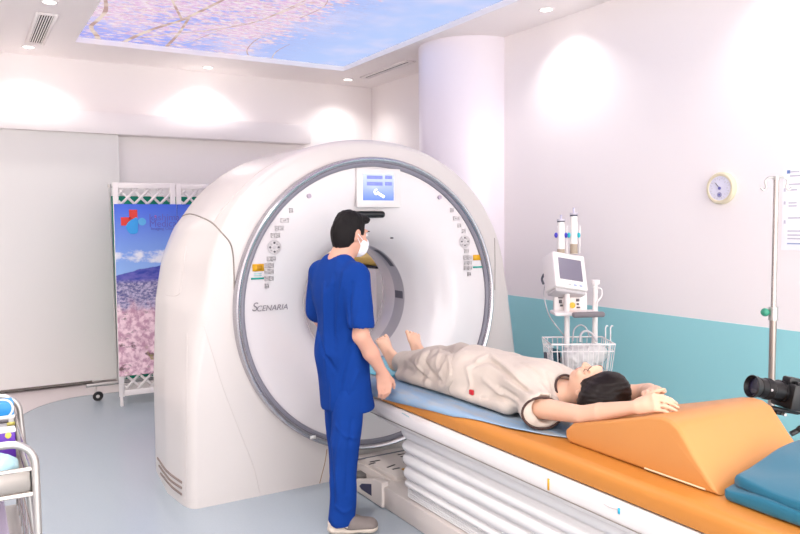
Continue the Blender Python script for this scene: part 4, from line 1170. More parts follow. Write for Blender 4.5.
# ------------------------------------------------------------------ steel trolley at the left edge
TY0, TY1 = 2.62, 3.55
TR = thing('steel_trolley', (-.1, (TY0 + TY1) / 2, 0), 'stainless steel trolley with tube hoops at the left edge', 'trolley')
def hoop(y, xr, zt, lean):
    xl = xr - .62; r = .075; pts = [(xr + lean, y, .05), (xr + lean * .3, y, zt - .35), (xr, y, zt - r)]
    for i in range(1, 7):
        a = PI / 2 * i / 6; pts.append((xr - r + r * math.cos(a), y, zt - r + r * math.sin(a)))
    pts += [(xl + r, y, zt)]
    for i in range(1, 7):
        a = PI / 2 * i / 6; pts.append((xl + r - r * math.sin(a), y, zt - r + r * math.cos(a)))
    pts += [(xl - lean * .3, y, zt - .35), (xl - lean, y, .05)]
    return pts
pn = on('Y', TY0, 36, 480); pf = on('Y', TY1, 20, 415)
znt = on('Y', TY0, 2, 446).z; zft = on('Y', TY1, 2, 396.5).z
for y, xr, zt, ln in ((TY0, pn.x, znt, .0), (TY1, pf.x, zft, .05)):
    MB().tube(hoop(y, xr, zt, ln), .0125, 14).build('end_hoop', M['steel'], TR)
zt0 = on('Y', TY0, 15, 471).z; zt1 = on('Y', TY0, 15, 496).z
xr = min(pn.x, pf.x) - .013; xl = xr - .58
m = MB()
m.box((xl, TY0, zt1), (xr, TY0 + .004, zt0)); m.box((xl, TY1 - .004, zt1), (xr, TY1, zt0)); m.box((xl, TY0, zt1), (xl + .004, TY1, zt0)); m.box((xr - .004, TY0, zt1), (xr, TY1, zt0)); m.box((xl, TY0, zt1), (xr, TY1, zt1 + .005))
m.build('top_tray', mat('tray_steel', C(226, 220, 214), .45, .55), TR)
m = MB(); m.tube([(xl, TY0, zt0), (xr, TY0, zt0), (xr, TY1, zt0), (xl, TY1, zt0)], .007, 10, closed=True); m.tube([(xl, TY0, zt1), (xr, TY0, zt1), (xr, TY1, zt1), (xl, TY1, zt1)], .010, 10, closed=True); m.build('tray_rail', M['chrome'], TR)
m = MB(); zs0 = .40
m.box((xl, TY0, zs0), (xr, TY1, zs0 + .012), .003); m.build('lower_shelf', M['steel'], TR)
m = MB()
for z in (zs0 + .20, zs0 + .10): m.tube([(xl, TY0 + .02, z), (xr, TY0 + .02, z), (xr, TY1 - .02, z), (xl, TY1 - .02, z)], .004, 8, closed=True)
for i in range(7):
    x = xl + (xr - xl) * i / 6; m.tube([(x, TY0 + .02, zs0 + .01), (x, TY0 + .02, zs0 + .2)], .003, 6); m.tube([(x, TY1 - .02, zs0 + .01), (x, TY1 - .02, zs0 + .2)], .003, 6)
for i in range(8):
    y = TY0 + .02 + (TY1 - TY0 - .04) * i / 7; m.tube([(xr, y, zs0 + .01), (xr, y, zs0 + .2)], .003, 6)
m.build('guard_rail', M['chrome'], TR)
for x, y in ((pn.x, TY0), (pf.x + .05, TY1), (pn.x - .62, TY0), (pf.x - .67, TY1)):
    m = MB(); m.lathe([(.010, -.012), (.036, -.012), (.040, -.008), (.040, .008), (.036, .012), (.010, .012)], (x, y, .0405), (1, .4, 0), 20, closed=True); m.cyl((x, y, .04), (x, y, .075), .009, n=8); m.build('castor', M['black'], TR)
# goods on the trolley
zt_in = zt1 + .005
def tbox(name, x0, y0, x1, y1, z0, z1, m, lab, cat, bev=.006):
    return tag(MB().box((x0, y0, z0), (x1, y1, z1), bev).build(name, m, None), lab, cat)
gp = on('Y', 3.03, 15.5, 435).x; gz1 = on('Y', 3.03, 14, 429).z
pur = tbox('wipe_pack', gp - .26, 3.03, gp, 3.075, zt_in, gz1, mat('purple_pack', C(106, 54, 186), .4), 'purple pack with a white band and yellow mark on the steel trolley', 'pack', .006)
MB().box((gp - .262, 3.028, gz1 - .012), (gp + .002, 3.077, gz1 + .002), .004).build('white_band', M['wsticker'], pur)
ym = on('Y', 3.028, 8.2, 435.5)
MB().sphere((ym.x, 3.03, ym.z), .011, 14, (1, .3, 1.1)).build('yellow_mark', mat('pack_yellow', C(246, 226, 110), .5), pur)
MB().lathe([(.026, 0), (.030, 0)], (ym.x, 3.0285, ym.z - .006), (0, 1, 0), 20, arc=(PI * 1.2, PI * 1.8)).build('white_arc', M['wsticker'], pur)
go = on('Y', 2.80, 13, 455).x
bp1 = organic('wipe_pouch', [ell((go - .09, 2.80, zt_in + .042), (.10, .09, .042), None, .02), ell((go - .04, 2.79, zt_in + .04), (.045, .08, .035), None, .03)], .008, mat('pale_blue_pouch', C(176, 216, 226), .3, var=.15, vscale=14), None, folds(.006, 18), 1)
tag(bp1, 'soft pale blue pouch of wipes lying at the front of the trolley tray', 'pouch')
gb = on('Y', 3.30, 14, 420).x; gt = on('Y', 3.30, 10, 402.5).z; gs = on('Y', 3.30, 10, 417).z; gq = on('Y', 3.30, 10, 428).z
bl = tbox('wipe_box', gb - .30, 3.30, gb, 3.40, zt_in, gs + .004, mat('grey_pack', C(206, 206, 208), .4), 'cyan and grey box standing behind the purple pack on the trolley', 'box', .005)
MB().box((gb - .302, 3.298, gs + .006), (gb + .0015, 3.402, gt), .005).build('cyan_lid', mat('cyan_lid', C(40, 150, 224), .4), bl)
MB().box((gb - .304, 3.296, gs - .006), (gb + .003, 3.404, gs + .008), .003).build('white_band', M['wsticker'], bl)
w = on('Y', 3.297, 2, 409); MB().lathe([(.034, 0), (.042, 0)], (w.x, 3.2965, w.z), (0, 1, 0), 28).build('white_ring', mat('box_white', C(226, 232, 236), .5), bl)
w = on('Y', 3.297, 11, 423.5); MB().box((w.x - .014, 3.2955, w.z - .008), (w.x + .014, 3.3, w.z + .006)).build('yellow_print', mat('tub_yellow', C(226, 214, 120), .5), bl)
w = on('Y', 3.297, 4.5, 421.5); MB().box((w.x - .022, 3.2955, w.z - .006), (w.x + .014, 3.3, w.z + .006)).build('dark_print', M['print2'], bl)
gx = xr - .03
lw = tbox('storage_tub', gx - .42, 2.75, gx - .03, 3.30, zs0 + .013, zs0 + .17, mat('lilac_tub', C(222, 208, 232), .5), 'lilac tub on the lower shelf of the steel trolley', 'tub', .02)
MB().box((gx - .17, 2.748, zs0 + .05), (gx - .13, 2.752, zs0 + .12)).build('ochre_label', mat('ochre', C(220, 186, 120), .5), lw)
# ------------------------------------------------------------------ the man in scrubs
M['skin1'] = mat('skin_man', C(226, 172, 150), .5, spec=.35, sss=.08, var=.05, vscale=12)
M['skin2'] = mat('skin_woman', C(240, 192, 164), .48, spec=.35, sss=.08, var=.05, vscale=12)
M['scrub'] = mat('blue_scrubs', C(5, 58, 142), .85, spec=.2, bump=.25, bscale=18, var=.06, vscale=7)
M['hair1'] = mat('black_hair', C(18, 13, 14), .7, spec=.25, bump=.5, bscale=160)
M['gown'] = mat('beige_gown', C(216, 202, 190), .8, bump=.12, bscale=350, var=.04, vscale=9)
M['gown2'] = mat('beige_trousers', C(206, 192, 180), .8, bump=.12, bscale=350, var=.05, vscale=9)
M['trim'] = mat('brown_trim', C(74, 52, 48), .8)
M['hair2'] = mat('dark_brown_hair', C(24, 14, 12), .42, spec=.2, bump=.25, bscale=60)
BASE = np.array([1.720, 3.505, 0.0])
Fh = np.array([.9880, .1547, 0]); Rh = np.array([.1547, -.9880, 0]); Uh = np.array([0, 0, 1.])
FB = np.array([Rh, Fh, Uh])
def tp(x, y, z): return BASE + x * Rh + y * Fh + z * Uh
TM = thing('person', tuple(BASE), 'man in blue scrubs and a white face mask standing beside the couch', 'person')
hc = tp(.016, .062, 1.556)
psi = math.radians(47); r_ = np.array(_r); f_ = np.array(_f)
hf0 = math.sin(psi) * r_ + math.cos(psi) * f_; hf = hf0 * math.cos(.16) - Uh * math.sin(.16); hr = np.cross(hf0, Uh); hu = np.cross(hr, hf)
HB = np.array([hr, hf, hu])
def hp(x, y, z, c=None, B=None):
    c = hc if c is None else c; B = HB if B is None else B
    return c + x * B[0] + y * B[1] + z * B[2]
def head_prims(c, B, s=1.0, fem=False):
    h = lambda x, y, z: hp(x * s, y * s, z * s, c, B)
    E = lambda p, r, k=.012, neg=False: ell(h(*p), tuple(q * s for q in r), B, k * s, neg)
    P = [E((0, -.014, .022), (.074, .096, .097)), E((0, .03, -.045), (.060, .066, .078), .02), E((0, .062, -.092), (.026, .024, .022), .02),
         cone(h(0, .088, .012), h(0, .108, -.026), .009 * s, .0135 * s, .010 * s), E((.012, .098, -.028), (.009, .010, .008), .006), E((-.012, .098, -.028), (.009, .010, .008), .006),
         E((0, .089, .032), (.045, .014, .010), .02),
         E((.034, .074, -.028), (.022, .020, .020), .02), E((-.034, .074, -.028), (.022, .020, .020), .02),
         E((.031, .098, .008), (.016, .012, .010), .008, True), E((-.031, .098, .008), (.016, .012, .010), .008, True)]
    for sg in (1, -1):
        P += [E((sg * .031, .078, .008), (.0135, .0125, .0115), .004)]
        P += [ell(h(sg * .075, -.008, -.008), (.009 * s, .019 * s, .031 * s), B, .008 * s), ell(h(sg * .080, -.010, .004), (.008 * s, .020 * s, .022 * s), B, .006 * s),
              ell(h(sg * .087, -.004, -.002), (.006 * s, .010 * s, .016 * s), B, .004 * s, True)]
    return P
bp_ = head_prims(hc, HB, .95)
neck0 = tp(0, .0, 1.40)
bp_ += [cone(hp(0, -.028, -.05), neck0, .055, .062, .03), cone(neck0, tp(0, 0, 1.36), .062, .09, .04),
        cone(tp(-.14, 0, 1.345), tp(.14, 0, 1.345), .042, .042, .03), ell(tp(0, 0, 1.22), (.16, .10, .17), FB, .05), ell(tp(0, 0, .98), (.135, .09, .18), FB, .05), ell(tp(0, 0, .82), (.14, .10, .12), FB, .05)]
# right arm hanging to the couch edge
SR, ER, WR = tp(.178, -.002, 1.335), tp(.212, -.022, 1.045), tp(.202, .122, .835)
bp_ += [cone(SR, ER, .043, .040, .02), cone(ER, ER * .55 + WR * .45, .041, .040, .02), cone(ER * .55 + WR * .45, WR, .040, .0265, .02)]
wv = np.array([.72, -.40, .12]); wv /= np.linalg.norm(wv)         # across the knuckles
dv = np.array([.10, .06, -1.]); dv = dv - wv * (dv @ wv); dv /= np.linalg.norm(dv)
nv_ = np.cross(wv, dv)
if nv_ @ f_ > 0: nv_ = -nv_                                        # back of the hand towards the viewer
def hh(a, b, c): return WR + wv * a + dv * b + nv_ * c
bp_ += [cone(WR, hh(0, .03, 0), .026, .028, .012, (nv_, .75))]
for i, (o, L_, r) in enumerate(((-.029, .062, .0076), (-.010, .072, .0082), (.010, .070, .0084), (.029, .060, .0080))):
    k0 = hh(o * 1.05, .078, .004); k1 = hh(o * .95 - .006, .078 + L_ * .5, .002 + .002 * i); k2 = hh(o * .85 - .014, .078 + L_ * .82, -.010); k3 = hh(o * .8 - .018, .078 + L_ * 1.0, -.022)
    bp_ += [cone(hh(o * .7, .015, 0), k0, .016, .0118, .014, (nv_, .85)), cone(k0, k1, r + .001, r, .005), cone(k1, k2, r, r * .92, .004), cone(k2, k3, r * .92, r * .75, .004)]
bp_ += [cone(hh(.020, .022, -.006), hh(.046, .055, -.014), .015, .0115, .012), cone(hh(.046, .055, -.014), hh(.050, .083, -.020), .0105, .0095, .004), cone(hh(.050, .083, -.020), hh(.046, .103, -.026), .0095, .0075, .004)]
# left arm bent forward in front of the body
SL, EL, WL = tp(-.178, 0, 1.335), tp(-.236, .03, 1.09), tp(-.185, .125, .87)
bp_ += [cone(SL, EL, .043, .040, .02), cone(EL, WL, .041, .027, .02)]
lw = np.array([.08, .10, -1.0]); lw = lw[0] * Rh + lw[1] * Fh + lw[2] * Uh; lw /= np.linalg.norm(lw)
for o in (-.026, -.009, .009, .026):
    b0 = WL + lw * .02 + Fh * o * .6; b1 = WL + lw * .085 + Fh * o; b2 = WL + lw * .122 + Fh * o * 1.05 + Rh * .008; b3 = WL + lw * .148 + Fh * o * 1.05 + Rh * .022
    bp_ += [cone(b0, b1, .016, .012, .012), cone(b1, b2, .009, .0085, .004), cone(b2, b3, .0085, .007, .004)]
bp_ += [cone(WL + lw * .02 + Fh * .02, WL + lw * .06 + Fh * .045 + Rh * .01, .013, .0105, .01), cone(WL + lw * .06 + Fh * .045 + Rh * .01, WL + lw * .10 + Fh * .05 + Rh * .02, .010, .0078, .004)]
LEG = {1: (tp(.078, .018, .80), tp(.088, -.045, .46), tp(.098, -.075, .09)), -1: (tp(-.068, .02, .80), tp(-.084, .055, .46), tp(-.09, .070, .09))}
for s in (1, -1):
    a, b, c = LEG[s]; bp_ += [cone(a, b, .068, .054, .01), cone(b, c, .054, .036, .01)]
fd = np.array([.225, -.112, 0]); fd /= np.linalg.norm(fd); fr = np.cross(fd, Uh)
FT = {1: (np.array([1.632, 3.423, 0.]), fd), -1: (None, None)}
fd2 = np.array([.513, .859, 0.]); fd2 /= np.linalg.norm(fd2)
FT[-1] = (LEG[-1][2] * np.array([1, 1, 0]) - fd2 * .05, fd2)
FT[1] = (LEG[1][2] * np.array([1, 1, 0]) - fd * .055, fd)
for s in (1, -1):
    h0, d_ = FT[s]; bp_ += [cone(LEG[s][2], h0 + d_ * .05 + Uh * .055, .036, .034, .02), cone(h0 + d_ * .03 + Uh * .05, h0 + d_ * .2 + Uh * .045, .03, .03, .02)]
organic('body', bp_, .0052, M['skin1'], TM, None, 1)
# scrubs
tu = [ell(tp(0, -.005, 1.25), (.183, .118, .175), FB, .05), cone(tp(-.135, -.01, 1.352), tp(.135, -.01, 1.352), .064, .064, .05), cone(tp(-.055, -.012, 1.405), tp(.055, -.012, 1.405), .052, .052, .04),
      ell(tp(.004, .004, 1.02), (.156, .112, .25), FB, .06), cone(tp(0, .008, .92), tp(.012, .036, .62), .148, .148, .05, (Fh, .84)),
      cone(tp(.158, -.004, 1.345), tp(.212, -.026, 1.12), .064, .062, .035), cone(tp(.212, -.026, 1.12), tp(.215, -.024, 1.095), .062, .064, .01),
      cone(tp(-.165, -.004, 1.345), tp(-.236, .018, 1.13), .066, .064, .035),
      ell(tp(.224, -.026, 1.048), (.072, .085, .056), FB, .004, True),
      ell(tp(0, 0, .632 - 3), (3, 3, 3), FB, .004, True), cone(hp(0, -.03, -.06), tp(0, .01, 1.42), .054, .066, .006, None, True), ell(tp(0, .075, 1.43), (.07, .06, .055), FB, .01, True)]
def scr_mask(V): return np.clip((1.42 - V[:, 2]) / .1, 0, 1)
organic('scrub_top', tu, .0065, M['scrub'], TM, creases([([(344, 272), (340, 300), (337, 335)], .016, .010), ([(334, 275), (333, 310), (334, 350)], .014, -.009), ([(324, 285), (325, 330), (328, 385)], .016, .010), ([(352, 284), (349, 305), (351, 330)], .014, -.012),
    ([(352, 340), (343, 372), (338, 405)], .014, -.010), ([(358, 372), (350, 390), (346, 408)], .012, .009), ([(318, 330), (324, 352), (336, 372)], .013, -.010), ([(360, 285), (362, 300), (356, 318)], .012, .008), ([(330, 380), (332, 395), (331, 410)], .012, .009)],
    folds(.012, 6.5, (1, 1, .40), 3.0, scr_mask)), 2)
a2_ = {1: .018, -1: .02}
tr = [cone(tp(-.055, .018, .78), tp(.06, .022, .78), .085, .085, .05, (Fh, .9))]
for s in (1, -1):
    a, b, c = LEG[s]; c2 = c + (b - c) * -.06
    tr += [cone(a * np.array([1, 1, 1]) - (a - tp(0, a2_[s], .80)) * .15, b, .086, .074, .012), cone(b, c2 + Uh * .0, .074, .063, .006)]
    tr += [ell(c - Uh * .10, (.09, .09, .075), None, .004, True)]
organic('trousers', tr, .0065, M['scrub'], TM, creases([([(342, 425), (337, 465), (339, 505)], .014, .010), ([(352, 420), (348, 455), (346, 500)], .012, -.009), ([(330, 440), (332, 470), (334, 510)], .012, -.008), ([(335, 505), (344, 512), (352, 508)], .010, .008), ([(336, 425), (345, 436), (358, 438)], .012, .008)], folds(.009, 7.5, (1, 1, .5), 9.0)), 2)
# clogs: cream sole, grey upper
cl_sole = mat('clog_sole', C(222, 208, 194), .6); cl_up = mat('clog_upper', C(128, 118, 114), .65, bump=.1, bscale=120)
for s in (1, -1):
    h0, d_ = FT[s]; side = np.cross(d_, Uh); B = np.array([d_, side, Uh])
    def cp(a, b, c): return h0 + d_ * a + side * b + Uh * c
    sole = organic('clog', [cone(cp(.02, 0, .022), cp(.09, 0, .022), .042, .038, .02, (Uh, .55)), cone(cp(.09, 0, .022), cp(.195, 0, .022), .038, .050, .03, (Uh, .5)), ell(cp(.02, 0, .055), (.04, .043, .028), B, .02),
                            ell(cp(.045, 0, .075), (.036, .033, .034), B, .004, True), ell(cp(.10, 0, -3.0), (3, 3, 3), B, .002, True)], .005, cl_sole, TM, None, 1)
    organic('clog_upper', [cone(cp(.105, 0, .040), cp(.195, 0, .034), .052, .049, .03, (Uh, .85)), ell(cp(.11, 0, .06), (.035, .048, .034), B, .03), ell(cp(.045, 0, .085), (.055, .06, .05), B, .006, True), ell(cp(.14, 0, -.968), (1, 1, 1), B, .002, True)], .005, cl_up, sole, None, 1)
    MB().tube(spline([cp(.075, .047, .045), cp(.088, .035, .08), cp(.095, 0, .098), cp(.088, -.035, .08), cp(.075, -.047, .045)], 6), .010, 8).build('clog_rim', cl_sole, sole)
# hair, ear-loop mask
HS = .95
HE = lambda p, r, k, neg=False: ell(hp(*(q * HS for q in p)), tuple(q * HS for q in r), HB, k, neg)
hp_ = [HE((0, -.018, .026), (.079, .100, .101), .01), HE((0, -.050, -.02), (.071, .066, .085), .02), HE((.010, .066, .094), (.052, .038, .026), .02), HE((0, -.01, .095), (.06, .07, .034), .03),
       HE((0, .125, -.02), (.10, .088, .105), .008, True), HE((0, -.02, -.178), (.13, .15, .085), .012, True)]
for sg in (1, -1): hp_ += [HE((sg * .092, .018, -.045), (.034, .034, .062), .008, True), HE((sg * .09, .06, -.02), (.03, .03, .055), .01, True)]
def hair_disp(V, Q):
    n = normals_of(V, Q); o = np.array([noise.noise(Vector((p[0] * 60, p[1] * 60, p[2] * 22))) for p in V]); return V + n * (o * .0035)[:, None]
organic('hair', hp_, .0045, M['hair1'], TM, hair_disp, 1)
mk = mat('white_mask', C(232, 232, 238), .7)
organic('face_mask', [ell(hp(0, .052, -.055), (.064, .062, .060), HB, .012), ell(hp(0, .10, -.035), (.03, .02, .03), HB, .02), ell(hp(0, -.028, -.05), (.10, .072, .11), HB, .004, True)], .004, mk, TM, None, 1)
for sg in (1, -1):
    for z in (-.03, -.075): MB().tube(spline([hp(sg * .060, .045, z), hp(sg * .074, .02, z * .8 + .005), hp(sg * .084, -.016, .0 if z > -.05 else -.02)], 4), .0016, 6).build('mask_loop', mk, TM)
for sg in (1, -1):
    MB().sphere(hp(sg * .031, .0795, .008), .0112, 14).build('eye', mat('eye_white', C(226, 222, 220), .25), TM)
    MB().sphere(hp(sg * .031, .0868, .008), .0056, 12).build('iris', M['black'], TM)
    MB().tube([hp(sg * .017, .100, .028), hp(sg * .032, .101, .032), hp(sg * .047, .088, .028)], .003, 6).build('eyebrow', M['hair1'], TM)

# ------------------------------------------------------------------ the patient
PN = thing('person', (2.27, 2.75, MZ1 + .01), 'woman in a beige gown lying on the couch with bare feet and arms raised overhead', 'person')
pc_ = np.array([2.285, 2.236, .905])
pf = np.array([-.03, .20, .98]); pf /= np.linalg.norm(pf); pu = np.array([0.0, -.98, .2]); pu = pu - pf * (pu @ pf); pu /= np.linalg.norm(pu); pr = np.cross(pf, pu)
PB = np.array([pr, pf, pu])
def pp(x, y, z): return pc_ + x * pr + y * pf + z * pu
a3 = lambda *p: np.array(p, float)
bp_ = head_prims(pc_, PB, .96, True)
bp_ += [ell(pp(0, .086, -.060), (.020, .008, .006), PB, .006), ell(pp(0, .085, -.069), (.017, .009, .006), PB, .005)]
bp_ += [cone(pp(0, -.02, -.05), a3(2.28, 2.40, .845), .047, .052, .03), cone(a3(2.14, 2.42, .825), a3(2.42, 2.42, .83), .052, .052, .05),
        ell(a3(2.28, 2.56, .845), (.15, .17, .085), None, .05), ell(a3(2.27, 2.92, .835), (.155, .2, .085), None, .05)]
# near (left) arm stretched overhead along the wedge
S1, E1, W1 = a3(2.125, 2.405, .812), a3(2.116, 2.130, .842), a3(2.138, 1.872, .926)
bp_ += [cone(S1, (S1 + E1) / 2, .048, .041, .012), cone((S1 + E1) / 2, E1, .041, .0365, .006), cone(E1, E1 * .65 + W1 * .35, .0365, .0365, .006), cone(E1 * .65 + W1 * .35, W1, .0365, .024, .006)]
hd_ = a3(.26, -.86, .36); hd_ /= np.linalg.norm(hd_)              # along the hand
hn = a3(-.75, -.05, .30); hn = hn - hd_ * (hn @ hd_); hn /= np.linalg.norm(hn)     # back of the hand, towards the viewer
hw_ = np.cross(hd_, hn)                                           # across the knuckles
if hw_[2] < 0: hw_ = -hw_
def nh(a, b, c): return W1 + hw_ * a + hd_ * b + hn * c
bp_ += [cone(W1, nh(0, .03, 0), .023, .025, .012, (hn, .8))]
for i, (o, L_, r) in enumerate(((-.026, .056, .0072), (-.009, .066, .0080), (.009, .068, .0082), (.025, .062, .0078))):
    cu = .018 + .006 * i
    k0 = nh(o * 1.05, .072, .003); k1 = nh(o * 1.1 - .006, .072 + L_ * .46, -.008 - cu * .2); k2 = nh(o * 1.1 - .016, .072 + L_ * .72, -.020 - cu * .5); k3 = nh(o * 1.05 - .026, .072 + L_ * .86, -.036 - cu * .8)
    bp_ += [cone(nh(o * .7, .012, 0), k0, .014, .0105, .013, (hn, .85)), cone(k0, k1, r + .0012, r, .004), cone(k1, k2, r, r * .93, .003), cone(k2, k3, r * .93, r * .74, .003)]
bp_ += [cone(nh(.018, .018, -.008), nh(.042, .048, -.020), .013, .0105, .01), cone(nh(.042, .048, -.020), nh(.052, .075, -.030), .0098, .0088, .004), cone(nh(.052, .075, -.030), nh(.056, .096, -.040), .0088, .0068, .004)]
# far (right) arm bent, its hand resting in the near one
S2, E2, W2 = a3(2.43, 2.41, .83), a3(2.535, 2.175, .868), a3(2.335, 1.955, .942)
bp_ += [cone(S2, E2, .046, .037, .03), cone(E2, E2 * .6 + W2 * .4, .037, .034, .02), cone(E2 * .6 + W2 * .4, W2, .036, .026, .02)]
gd = a3(-.86, -.45, .20); gd /= np.linalg.norm(gd); gn = a3(.0, .45, .9); gn = gn - gd * (gn @ gd); gn /= np.linalg.norm(gn); gw = np.cross(gd, gn)
def fh(a, b, c): return W2 + gw * a + gd * b + gn * c
bp_ += [cone(W2, fh(0, .03, 0), .023, .025, .012, (gn, .8))]
for i, (o, L_, r) in enumerate(((-.026, .054, .0074), (-.009, .064, .0080), (.009, .066, .0082), (.025, .058, .0078))):
    k0 = fh(o * 1.05, .070, .003); k1 = fh(o * 1.0, .070 + L_ * .45, -.002); k2 = fh(o * .95, .070 + L_ * .70, -.018); k3 = fh(o * .9, .070 + L_ * .75, -.034)
    bp_ += [cone(fh(o * .7, .012, 0), k0, .014, .0105, .013, (gn, .85)), cone(k0, k1, r + .0012, r, .004), cone(k1, k2, r, r * .93, .003), cone(k2, k3, r * .93, r * .74, .003)]
bp_ += [cone(fh(-.018, .018, -.006), fh(-.042, .048, -.010), .013, .0105, .01), cone(fh(-.042, .048, -.010), fh(-.046, .080, -.014), .0098, .0075, .004)]
# legs and feet
LG = {-1: (a3(2.19, 2.98, .825), a3(2.172, 3.30, .848), a3(2.152, 3.625, .808)), 1: (a3(2.36, 2.98, .825), a3(2.365, 3.32, .85), a3(2.348, 3.665, .815))}
FTP = {-1: (a3(2.150, 3.668, .785), a3(2.138, 3.775, .900), a3(-1, 0, 0)), 1: (a3(2.350, 3.712, .786), a3(2.362, 3.795, .905), a3(-1, 0, 0))}
for s in (-1, 1):
    a, b, c = LG[s]; bp_ += [cone(a, b, .072, .05, .03), cone(b, b * .6 + c * .4, .050, .050, .02), cone(b * .6 + c * .4, c, .048, .031, .02)]
    he, ba, _x = FTP[s]; d_ = ba - he; L_ = np.linalg.norm(d_); d_ = d_ / L_
    sd_ = a3(1, 0, 0) - d_ * d_[0]; sd_ /= np.linalg.norm(sd_); up_ = np.cross(sd_, d_)
    if up_[1] > 0: up_ = -up_                                     # instep faces the knees
    bp_ += [ell(he, (.030, .034, .032), None, .02), cone(c, he + d_ * .05 + up_ * .012, .031, .028, .02), cone(he + d_ * .02, ba, .034, .041, .02, (up_, .72)), cone(c + d_ * .03 + up_ * .0, ba + up_ * .004, .024, .016, .02)]
    inner = 1 if s < 0 else -1                                     # side of the big toe
    for i, (o, L2, r) in enumerate(((.034, .050, .0130), (.012, .049, .0086), (-.005, .044, .0082), (-.021, .038, .0078), (-.036, .030, .0076))):
        p0 = ba + sd_ * inner * o * .95 - d_ * .010; p1 = ba + sd_ * inner * o * 1.08 + d_ * L2 * .65 + up_ * .004; p2 = ba + sd_ * inner * o * 1.1 + d_ * L2 + up_ * .001
        bp_ += [cone(p0, p1, r * 1.05, r * .92, .003), cone(p1, p2, r * .95, r * .9, .002)]
organic('body', bp_, .0042, M['skin2'], PN, None, 1)
# gown: tunic and trousers
ZB = MZ1 + .010
floor_cut = ell(a3(2.27, 2.8, ZB - 6), (6, 6, 6), None, .004, True)
SN = a3(-.50, -.86, .08); SN /= np.linalg.norm(SN)
tn = [ell(a3(2.285, 2.56, .845), (.186, .185, .128), None, .05), ell(a3(2.275, 2.78, .845), (.170, .22, .122), None, .06), ell(a3(2.27, 2.98, .842), (.182, .20, .122), None, .06),
      cone(a3(2.175, 2.50, .835), a3(2.06, 2.27, .79), .082, .084, .04, (Uh, .8)), cone(a3(2.40, 2.475, .838), a3(2.49, 2.30, .855), .075, .066, .04),
      cone(a3(2.115, 2.60, .77), a3(2.11, 3.00, .77), .03, .03, .05), ell(a3(2.25, 3.02, .93), (.11, .10, .04), None, .04),
      cone(pp(0, -.01, -.06), a3(2.28, 2.42, .868), .054, .058, .012, None, True), ell(a3(2.28, 2.325, .95), (.06, .06, .08), None, .012, True),
      cone(a3(2.128, 2.41, .815), a3(2.10, 2.29, .82), .050, .066, .004, None, True), ell(a3(2.100, 2.352, .80) + 3 * SN, (3, 3, 3), None, .003, True), floor_cut]
def tmask(V): return np.clip((V[:, 2] - ZB - .005) / .03, 0, 1)
organic('gown_top', tn, .0062, M['gown'], PN, creases([([(478, 360), (490, 355), (497, 360), (511, 371), (525, 384), (541, 394)], .016, .013), ([(474, 366), (490, 361), (503, 370), (516, 382), (530, 394)], .014, -.012),
    ([(467, 368), (471, 384), (468, 394)], .014, .010), ([(481, 398), (500, 397), (518, 406)], .012, -.012), ([(498, 386), (512, 395), (526, 406)], .012, -.012), ([(505, 380), (520, 390), (532, 400)], .012, .010),
    ([(521, 363), (535, 372), (546, 384)], .012, -.008), ([(548, 372), (552, 384), (554, 396)], .010, -.008), ([(540, 384), (548, 394), (552, 400)], .010, .008), ([(530, 398), (542, 396), (552, 400)], .010, -.008), ([(484, 380), (496, 390), (506, 402)], .012, .008)],
    folds(.012, 7.0, (1.3, .6, 1), 1.5, tmask)), 2)
ts = []
for s in (-1, 1):
    a, b, c = LG[s]
    ts += [cone(a, b, .098, .078, .06), cone(b, c * .86 + b * .14, .078, .062, .05)]
ts += [ell(a3(2.27, 3.02, .835), (.175, .14, .11), None, .05), cone(a3(2.27, 3.05, .80), a3(2.26, 3.45, .79), .07, .05, .05), cone(a3(2.11, 3.05, .77), a3(2.09, 3.50, .765), .03, .03, .04), ell(LG[-1][2] + a3(0, .045, 0), (.05, .05, .055), None, .004, True), ell(LG[1][2] + a3(0, .045, 0), (.05, .05, .055), None, .004, True), floor_cut]
organic('gown_trousers', ts, .0062, M['gown2'], PN, creases([([(448, 352), (451, 371), (446, 386)], .013, .013), ([(455, 352), (459, 370), (453, 388)], .012, -.012), ([(430, 350), (425, 363), (440, 381)], .012, -.012), ([(420, 354), (416, 364), (428, 377)], .010, .009),
    ([(440, 350), (437, 366), (444, 382)], .012, .010), ([(462, 350), (468, 362), (466, 384)], .012, .010), ([(408, 360), (420, 372), (432, 382)], .010, -.008)], folds(.012, 8.5, (.9, 1.1, 1), 6.0, tmask)), 2)
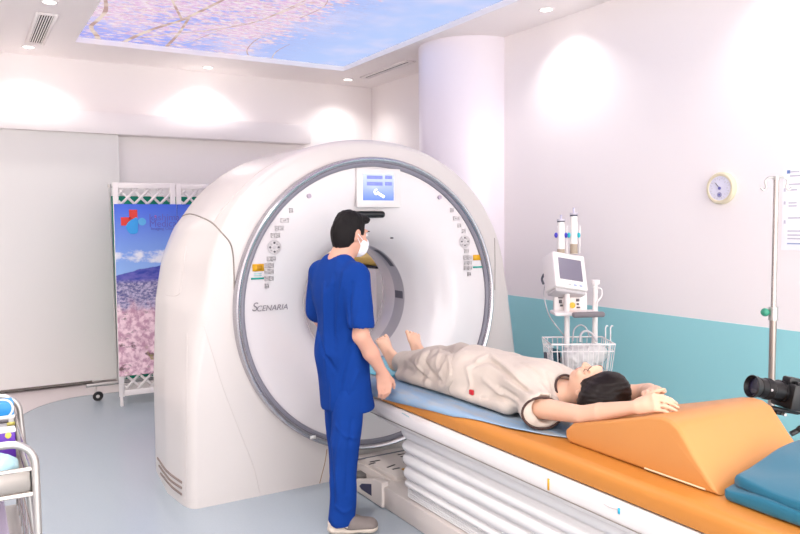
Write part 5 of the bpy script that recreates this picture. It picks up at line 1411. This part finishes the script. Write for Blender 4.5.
# dark brown edging of sleeve and neck
def ring(name, c, n, up, ru, rw, r, a0=0, a1=360, k=36):
    n = Vector(n).normalized(); u = Vector(up); u = (u - n * u.dot(n)).normalized(); w = n.cross(u); P = []
    full = a1 - a0 >= 360
    for i in range(k if full else k + 1):
        a = math.radians(a0 + (a1 - a0) * i / k); P.append(Vector(c) + u * ru * math.cos(a) + w * rw * math.sin(a))
    MB().tube(P, r, 8, closed=full).build(name, M['trim'], PN)
ring('sleeve_trim', (2.099, 2.347, .803), tuple(SN), (0, 0, 1), .066, .085, .0055)
ring('sleeve_trim', (2.50, 2.285, .860), (.45, -.88, .1), (0, 0, 1), .064, .064, .0062)
ring('neck_trim', (2.280, 2.385, .880), (0, -.9, .42), (0, .42, .9), .060, .066, .0055, -150, 150)
# hair swept back over the wedge, brows, lashes and lips
h2 = [ell(pp(0, -.022, .030), (.082, .100, .102), PB, .012), ell(pp(-.005, -.055, .035), (.088, .075, .098), PB, .03), ell(a3(2.235, 2.155, .868), (.085, .085, .075), None, .04), ell(a3(2.285, 2.135, .905), (.095, .066, .09), None, .04),
      ell(pp(0, .120, -.036), (.098, .088, .128), PB, .008, True), ell(pp(0, .02, -.145), (.14, .12, .095), PB, .012, True), ell(a3(2.28, 2.2, MZ1 - 2.0 + .055), (2, 2, 2), None, .004, True)]
for sg in (1, -1): h2 += [ell(pp(sg * .088, .000, -.040), (.042, .060, .056), PB, .008, True)]
def hair2_disp(V, Q):
    n = normals_of(V, Q); o = np.array([noise.noise(Vector((p[0] * 20, p[1] * 20, p[2] * 90))) for p in V]); return V + n * (o * .003)[:, None]
organic('hair', h2, .0042, M['hair2'], PN, hair2_disp, 1)
for sg in (1, -1):
    MB().tube(spline([pp(sg * .015, .0955, .030), pp(sg * .031, .0945, .034), pp(sg * .046, .0815, .029)], 4), .0022, 6).build('eyebrow', mat('soft_brow', C(120, 90, 80), .7), PN)
    MB().tube(spline([pp(sg * .022, .0855, .0035), pp(sg * .031, .0885, .002), pp(sg * .042, .081, .004)], 4), .0013, 6).build('eyelashes', M['hair2'], PN)
MB().tube(spline([pp(-.020, .083, -.063), pp(-.008, .091, -.060), pp(0, .091, -.062), pp(.008, .091, -.060), pp(.020, .083, -.063)], 4), [.002] + [.004] * 15 + [.002], 8).build('lips', mat('lip_rose', C(206, 124, 118), .4), PN)
# red tag on the trousers
g = on('X', 2.085, 471.5, 392.3)
MB().box((g.x - .006, g.y - .014, g.z - .012), (g.x + .006, g.y + .014, g.z + .012), .003).build('red_tag', mat('red_tag', C(200, 20, 40), .5), PN)
# dark bracelet-like band at the far wrist is the sleeve edge seen past the hair
